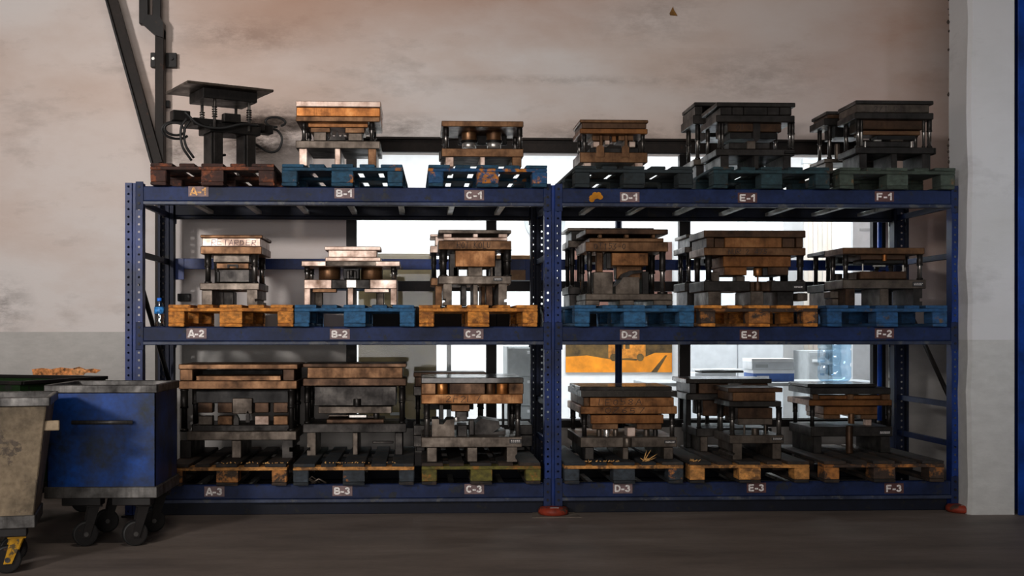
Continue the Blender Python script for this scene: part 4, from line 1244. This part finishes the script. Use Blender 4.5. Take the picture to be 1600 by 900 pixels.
def cart(label, corner, W, Dp, z0, z1, yaw, mat, rimmat, taper=0.0, t=.006, name='waste_cart', fork=None, zc=None, handle=True, rh=.04):
    # corner = front right bottom-plan corner; local x to the left is negative
    M = Matrix.Translation((corner[0], corner[1], 0)) @ Matrix.Rotation(yaw, 4, 'Z')
    th = thing(name, label, 'waste cart', (M @ Vector((-W/2, Dp/2, 0))))
    a = taper
    def quad(p): return [M @ Vector(q) for q in p]
    def panel(nm, b0, b1, n):            # sloped panel from bottom edge to top edge
        p = [Vector(b0[0]), Vector(b0[1]), Vector(b1[1]), Vector(b1[0])]; n = Vector(n)*t
        v = [M @ q for q in p]+[M @ (q+n) for q in p]
        return MB().add(v, [(0, 1, 2, 3), (7, 6, 5, 4)]+[(i, 4+i, 4+(i+1) % 4, (i+1) % 4) for i in range(4)]).build(nm, mat, th)
    B = dict(fl=(-W+a, a, z0), fr=(-a, a, z0), br=(-a, Dp-a, z0), bl=(-W+a, Dp-a, z0)); T = dict(fl=(-W, 0, z1), fr=(0, 0, z1), br=(0, Dp, z1), bl=(-W, Dp, z1))
    panel('front_panel', (B['fl'], B['fr']), (T['fl'], T['fr']), (0, 1, 0)); panel('side_panel', (B['fr'], B['br']), (T['fr'], T['br']), (-1, 0, 0))
    panel('back_panel', (B['br'], B['bl']), (T['br'], T['bl']), (0, -1, 0)); panel('side_panel', (B['bl'], B['fl']), (T['bl'], T['fl']), (1, 0, 0))
    MB().box((-W+a, a, z0), (-a, Dp-a, z0+.01), .002, M).build('bottom_panel', mat, th)
    for nm, q in (('rim', ((-W-.012, -.016, z1-rh), (.012, .012, z1+.006))), ('rim', ((-W-.012, Dp-.012, z1-rh), (.012, Dp+.016, z1+.006))),
                  ('rim', ((-.012, .012, z1-rh), (.014, Dp-.012, z1+.006))), ('rim', ((-W-.014, .012, z1-rh), (-W+.012, Dp-.012, z1+.006)))):
        MB().box(q[0], q[1], .004, M).build(nm, rimmat, th)
    for nm, q in (('base_rail', ((-W+a-.012, a-.014, z0-.03), (-a+.012, a+.02, z0+.035))), ('base_rail', ((-a-.02, a+.02, z0-.03), (-a+.014, Dp-a, z0+.035)))):
        MB().box(q[0], q[1], .004, M).build(nm, rimmat, th)
    zc = zc or z0-.03
    for cx_, cy_ in ((-a-.13, a+.06), (-W+a+.2, a+.06), (-a-.13, Dp-a-.08), (-W+a+.2, Dp-a-.08)):
        q = M @ Vector((cx_, cy_, 0))
        MB().box((cx_-.12, cy_-.05, zc-.045), (cx_+.1, cy_+.05, z0-.028), .004, M).build('caster_mount', dkst, th)
        caster(th, q.x, q.y, zc-.045, fork or dkst, .072)
    if handle:
        zh = z1-.205
        MB().tube(quad([(-W+.15, -.035, zh), (-.12, -.035, zh)]), .012, 10).build('handle', rimmat, th)
        for xh in (-W+.17, -.14): MB().tube(quad([(xh, -.035, zh), (xh, .002, zh)]), .010, 8).build('handle_bracket', dkst, th)
    return th, M
Yc = -1.15
z1c, z0c = wz(160, 603, Yc), wz(160, 770, Yc)
cart('tall blue steel waste cart on casters in front of the left end of the rack', (wx(243, Yc), Yc, 0), wx(243, Yc)-wx(73, Yc), .62, z0c, z1c, 0.0, blue2, rimm)
Yg = -1.95
z1g, z0g = wz(40, 622, Yg), wz(40, 818, Yg)
gc, gM = cart('worn tan steel waste cart cut off by the left edge of the frame', (wx(74, Yg), Yg, 0), .85, .62, z0g, z1g, 0.22, tanp, rimm, taper=.075, fork=yelp, handle=False)
hz = wz(80, 666, Yg)
MB().box((-.06, .03, hz-.025), (.055, .07, hz+.025), .004, gM).build('side_peg', tanp, gc)
nX = at(32, 597, -.55); zgr = nX.z
far = Vector((wx(165, .28), .28)); near = Vector((nX.x, -.55)); dv = far-near
yawg = math.atan2(dv.y, dv.x)-math.pi/2
cart('dark green steel waste cart behind the blue and tan carts by the wall', (near.x, near.y, 0), .9, dv.length, .24, zgr, yawg, grnp, dkst, handle=False, rh=.018)
# ------------------------------------------------------------------ things in the office
pY = OY-.02
p0, p1 = at(884, 582, pY), at(1050, 378, pY)
ps = thing('wall_poster', 'large orange poster of a truck on a dirt road hanging in the office', 'poster', ((p0.x+p1.x)/2, pY, p0.z))
def pp(u, v): return (p0.x+(p1.x-p0.x)*u, p0.z+(p1.z-p0.z)*v)
orange_pr = plain('orange_print', (226, 138, 30), 0.5, 0, 0.12, 6); dark_pr = plain('dark_olive_print', (86, 66, 34), 0.5, 0, 0.3, 10); mauve_pr = plain('mauve_brown_print', (104, 72, 62), 0.5, 0, 0.2, 4)
brown_pr = plain('amber_print', (176, 112, 40), 0.5, 0, 0.3, 14)
MB().box((p0.x, pY, p0.z), (p1.x, OY-.001, p1.z), .001).build('sheet', mauve_pr, ps)
def print_(nm, poly, mat, k): MB().prism([pp(u, v) for u, v in poly], pY-.001*k, pY).build(nm, mat, ps)
print_('printed_ground', [(0, 0), (1, 0), (1, .15), (.84, .15), (.66, .09), (.42, .10), (.2, .13), (0, .12)], orange_pr, 1)
print_('printed_hills', [(0, .12), (.2, .13), (.42, .10), (.66, .09), (.84, .15), (1, .15), (1, .36), (.6, .44), (.3, .36), (0, .40)], dark_pr, 1.2)
print_('printed_truck', [(.40, .11), (.40, .22), (.47, .31), (.58, .31), (.62, .24), (.75, .22), (.75, .12), (.68, .10), (.58, .11), (.46, .10)], brown_pr, 1.6)
for u in (.45, .70): print_('printed_wheel', [(u+.035*math.cos(t), .115+.03*math.sin(t)) for t in [i*math.pi/5 for i in range(10)]], dark_pr, 2)
for u in (.50, .56): print_('printed_cab_window', [(u, .18), (u+.04, .18), (u+.04, .24), (u, .24)], dark_pr, 2)
print_('printed_rut', [(.80, 0), (.86, 0), (.955, .13), (.935, .13)], dark_pr, 1.6)
def boxthing(name, label, cat, px0, px1, py0, py1, Y, dp, mat, parts=None, bev=.004):
    a = at(px0, py1, Y); b_ = at(px1, py0, Y)
    t = thing(name, label, cat, ((a.x+b_.x)/2, Y+dp/2, a.z))
    MB().box((a.x, Y, a.z), (b_.x, Y+dp, b_.z), bev).build('body', mat, t)
    return t, a, b_
# storage cabinet standing at the left inside the office
def cabinet(name, label, px0, px1, pytop, Y, dp, mat, rows, handle, ztop=None, cols=1):
    a = at(px0, pytop, Y); b_ = at(px1, pytop, Y); zt = ztop or a.z
    t = thing(name, label, 'cabinet', ((a.x+b_.x)/2, Y+dp/2, 0))
    MB().box((a.x, Y, 0), (b_.x, Y+dp, zt), .004).build('body', mat, t)
    h = (zt-.06)/rows; wd = (b_.x-a.x)/cols
    for c_ in range(cols):
        for r_ in range(rows):
            x0, x1 = a.x+c_*wd+.006, a.x+(c_+1)*wd-.006
            d_ = MB().box((x0, Y-.016, .05+r_*h+.004), (x1, Y-.001, .05+(r_+1)*h-.004), .003).build('drawer' if cols == 1 and rows > 1 else 'door', mat, t)
            zc_ = .05+(r_+.82)*h
            MB().box(((x0+x1)/2-.06, Y-.026, zc_-.012), ((x0+x1)/2+.06, Y-.016, zc_+.012), .002).build('handle', handle, d_)
    return t
cabinet('storage_cabinet', 'olive tan storage cabinet at the left inside the office window', 560, 682, 396, 1.95, .45, olive, 3, grey_p)
cabinet('drawer_cabinet', 'light grey drawer cabinet inside the office behind the C-3 slot', 792, 876, 541, 2.6, .5, grey_p, 4, paper)
cabinet('tall_cupboard', 'tall white two-door cupboard in the office behind slot E', 1080, 1224, 330, 3.6, .5, whit2, 1, grey_p, 2.6, 2)
cabinet('low_cabinet', 'low light grey cabinet in the office behind the water jug', 1262, 1326, 548, 3.35, .45, grey_p, 2, paper, None, 2)
cabinet('side_cupboard', 'plain white cupboard at the right end of the office window', 1330, 1375, 330, 2.6, .5, whit2, 1, grey_p, 2.6)
# desk behind slots D to F with paper, cartons and the water jug
dz = wz(1200, 596, 2.0)
dk = thing('office_desk', 'light grey office desk just behind the window of slots D to F', 'desk', (wx(1170, 2.1), 2.1, 0))
dx0, dx1 = wx(1000, 2.1), wx(1362, 2.1)
MB().box((dx0, 1.78, dz-.03), (dx1, 2.42, dz), .004).build('desk_top', grey_p, dk)
for x in (dx0+.05, dx1-.05):
    for y in (1.83, 2.37): MB().box((x-.025, y-.025, 0), (x+.025, y+.025, dz-.03), .003).build('leg', dkst, dk)
def desk_carton(label, px0, px1, h, z0, Y, dp, mat, stripe, yaw=0):
    X0, X1 = wx(px0, Y), wx(px1, Y)
    t = thing('paper_carton', label, 'carton', ((X0+X1)/2, Y+dp/2, z0), 'paper cartons on the desk')
    MB().box((X0, Y, z0), (X1, Y+dp, z0+h), .003).build('box', mat, t)
    MB().box((X0-.002, Y-.003, z0+h*.72), (X1+.002, Y+dp+.003, z0+h+.002), .002).build('lid', paper, t)
    MB().box((X0+.03, Y-.0015, z0+h*.2), (X0+.03+(X1-X0)*.3, Y+.001, z0+h*.5), 0).build('print', stripe, t)
    return h
desk_carton('blue and white paper carton lying on the desk under another carton', 1177, 1241, .096, dz, 1.95, .3, bluec, paper)
desk_carton('white paper carton with grey print on top of the blue carton', 1175, 1240, .092, dz+.0985, 1.95, .3, whit2, grey_p)
bi = thing('paper_stack', 'loose white papers on a dark binder on the desk behind E-3', 'papers', (wx(1122, 2.05), 2.05, dz))
MB().box((wx(1090, 1.95), 1.95, dz), (wx(1160, 1.95), 2.2, dz+.03), .003).build('binder', black_p, bi)
MB().box((wx(1086, 1.97), 1.97, dz+.0302), (wx(1150, 1.97), 2.2, dz+.075), .003).build('paper_pile', paper, bi)
MB().box((wx(1096, 1.95), 1.95, dz+.0752), (wx(1162, 1.95), 2.2, dz+.09), .003).build('dark_folder', rub, bi)
for k, (a, z_) in enumerate(((.05, .0905), (-.1, .095), (.16, .0995))):
    M = Matrix.Translation((wx(1122, 2.07), 2.07, dz+z_)) @ Matrix.Rotation(a, 4, 'Z'); MB().box((-.19, -.11, 0), (.19, .11, .004), .001, M).build('paper_sheet', paper, bi)
jx = wx(1305, 2.0)
jg = thing('water_jug', 'large clear blue water jug standing on the office desk behind F-3', 'water jug', (jx, 2.02, dz))
MB().lathe([(.11, .0), (.128, .015), (.138, .04), (.138, .12), (.128, .13), (.128, .15), (.138, .16), (.138, .26), (.128, .27), (.138, .285), (.136, .34), (.09, .41), (.03, .44), (.03, .48)], 28, (jx, 2.02, dz)).build('body', jugm, jg)
MB().lathe([(.034, .462), (.034, .495), (.03, .498)], 16, (jx, 2.02, dz)).build('cap', bcap, jg)
wb2, a, b_ = boxthing('storage_carton', 'long tan carton on a shelf inside the office left of the middle upright', 'carton', 770, 856, 399, 438, 1.85, .3, card)
MB().box((a.x, 1.846, (a.z+b_.z)/2-.006), (b_.x, 1.85, (a.z+b_.z)/2+.006), .001).build('tape', grey_p, wb2)
sh = thing('office_shelf', 'narrow grey shelf on legs inside the office carrying the tan carton', 'shelf', (wx(815, 2), 2.0, 0))
MB().box((wx(700, 1.85), 1.8, a.z-.025), (wx(870, 1.85), 2.2, a.z-.0005), .003).build('shelf_board', grey_p, sh)
for px in (702, 868):
    X = wx(px, 1.85); MB().box((X-.015, 1.82, 0), (X+.015, 2.18, a.z-.025), .003).build('side_panel', grey_p, sh)
ck = thing('wall_clock', 'round pale grey clock on the office wall left of the middle upright', 'clock', (wx(850, OY), OY-.02, wz(850, 345, OY)))
ccx, ccz = wx(851, OY), wz(850, 345, OY); R_ = 32*mpp(850, OY)
def disc(r0, r1, y0, y1, nm, mat):
    mb = MB(); n = 40; v = []
    for r in (r0, r1):
        for y in (y0, y1): v += [(ccx+r*math.cos(2*math.pi*k/n), y, ccz+r*math.sin(2*math.pi*k/n)) for k in range(n)]
    f = []
    for k in range(n):
        j = (k+1) % n; f += [(k, j, 2*n+j, 2*n+k), (n+k, 3*n+k, 3*n+j, n+j), (2*n+k, 2*n+j, 3*n+j, 3*n+k)]
    mb.add(v, f).build(nm, mat, ck)
disc(R_*.82, R_, OY-.04, OY-.001, 'clock_rim', grey_p); disc(.001, R_*.82, OY-.02, OY-.001, 'clock_face', white_p)
for k in range(12):
    t_ = k*math.pi/6; MB().tube([(ccx+R_*.62*math.sin(t_), OY-.021, ccz+R_*.62*math.cos(t_)), (ccx+R_*.76*math.sin(t_), OY-.021, ccz+R_*.76*math.cos(t_))], .006, 5).build('hour_mark', grey_p, ck)
for l, a_ in ((.45, 1.0), (.62, 3.7)): MB().tube([(ccx, OY-.024, ccz), (ccx+R_*l*math.sin(a_), OY-.024, ccz+R_*l*math.cos(a_))], .007, 5).build('clock_hand', black_p, ck)

# vertical blind and a grey-blue panel standing in for shadows at the right of the office
bY = 3.9
vb = thing('vertical_blind', 'pale beige vertical slat blind at the right of the office behind slot F', 'blind', (wx(1288, bY), bY, wz(1288, 520, bY)))
zt_, zb_ = 2.9, 0.9
for k in range(9):
    a_, b2 = wx(1256+k*7.4, bY), wx(1256+k*7.4+6.8, bY)
    MB().box((a_, bY+.01*(k % 2), zb_), (b2, bY+.008+.01*(k % 2), zt_), .001).build('slat', plain('beige_blind_fabric_%d' % k, (206+4*(k % 3), 198, 188-3*(k % 2)), 0.8, 0, 0.03), vb)
MB().box((wx(1254, bY), bY-.01, zt_), (wx(1324, bY), bY+.05, zt_+.05), .003).build('head_rail', grey_p, vb)
gp = thing('shadow_panel', 'narrow blue-grey panel painting the shadows beside the beige blind in the office', 'panel', (wx(1331, bY), bY, 0))
MB().box((wx(1324, bY), bY, 0.0), (wx(1340, bY), bY+.04, 2.95), .003).build('panel', plain('blue_grey_shadow_paint', (120, 132, 150), 0.6, 0, 0.1), gp)
MB().box((wx(1323, bY), bY-.01, 0.0), (wx(1325, bY), bY+.05, 2.97), .002).build('edge_strip', grey_p, gp)
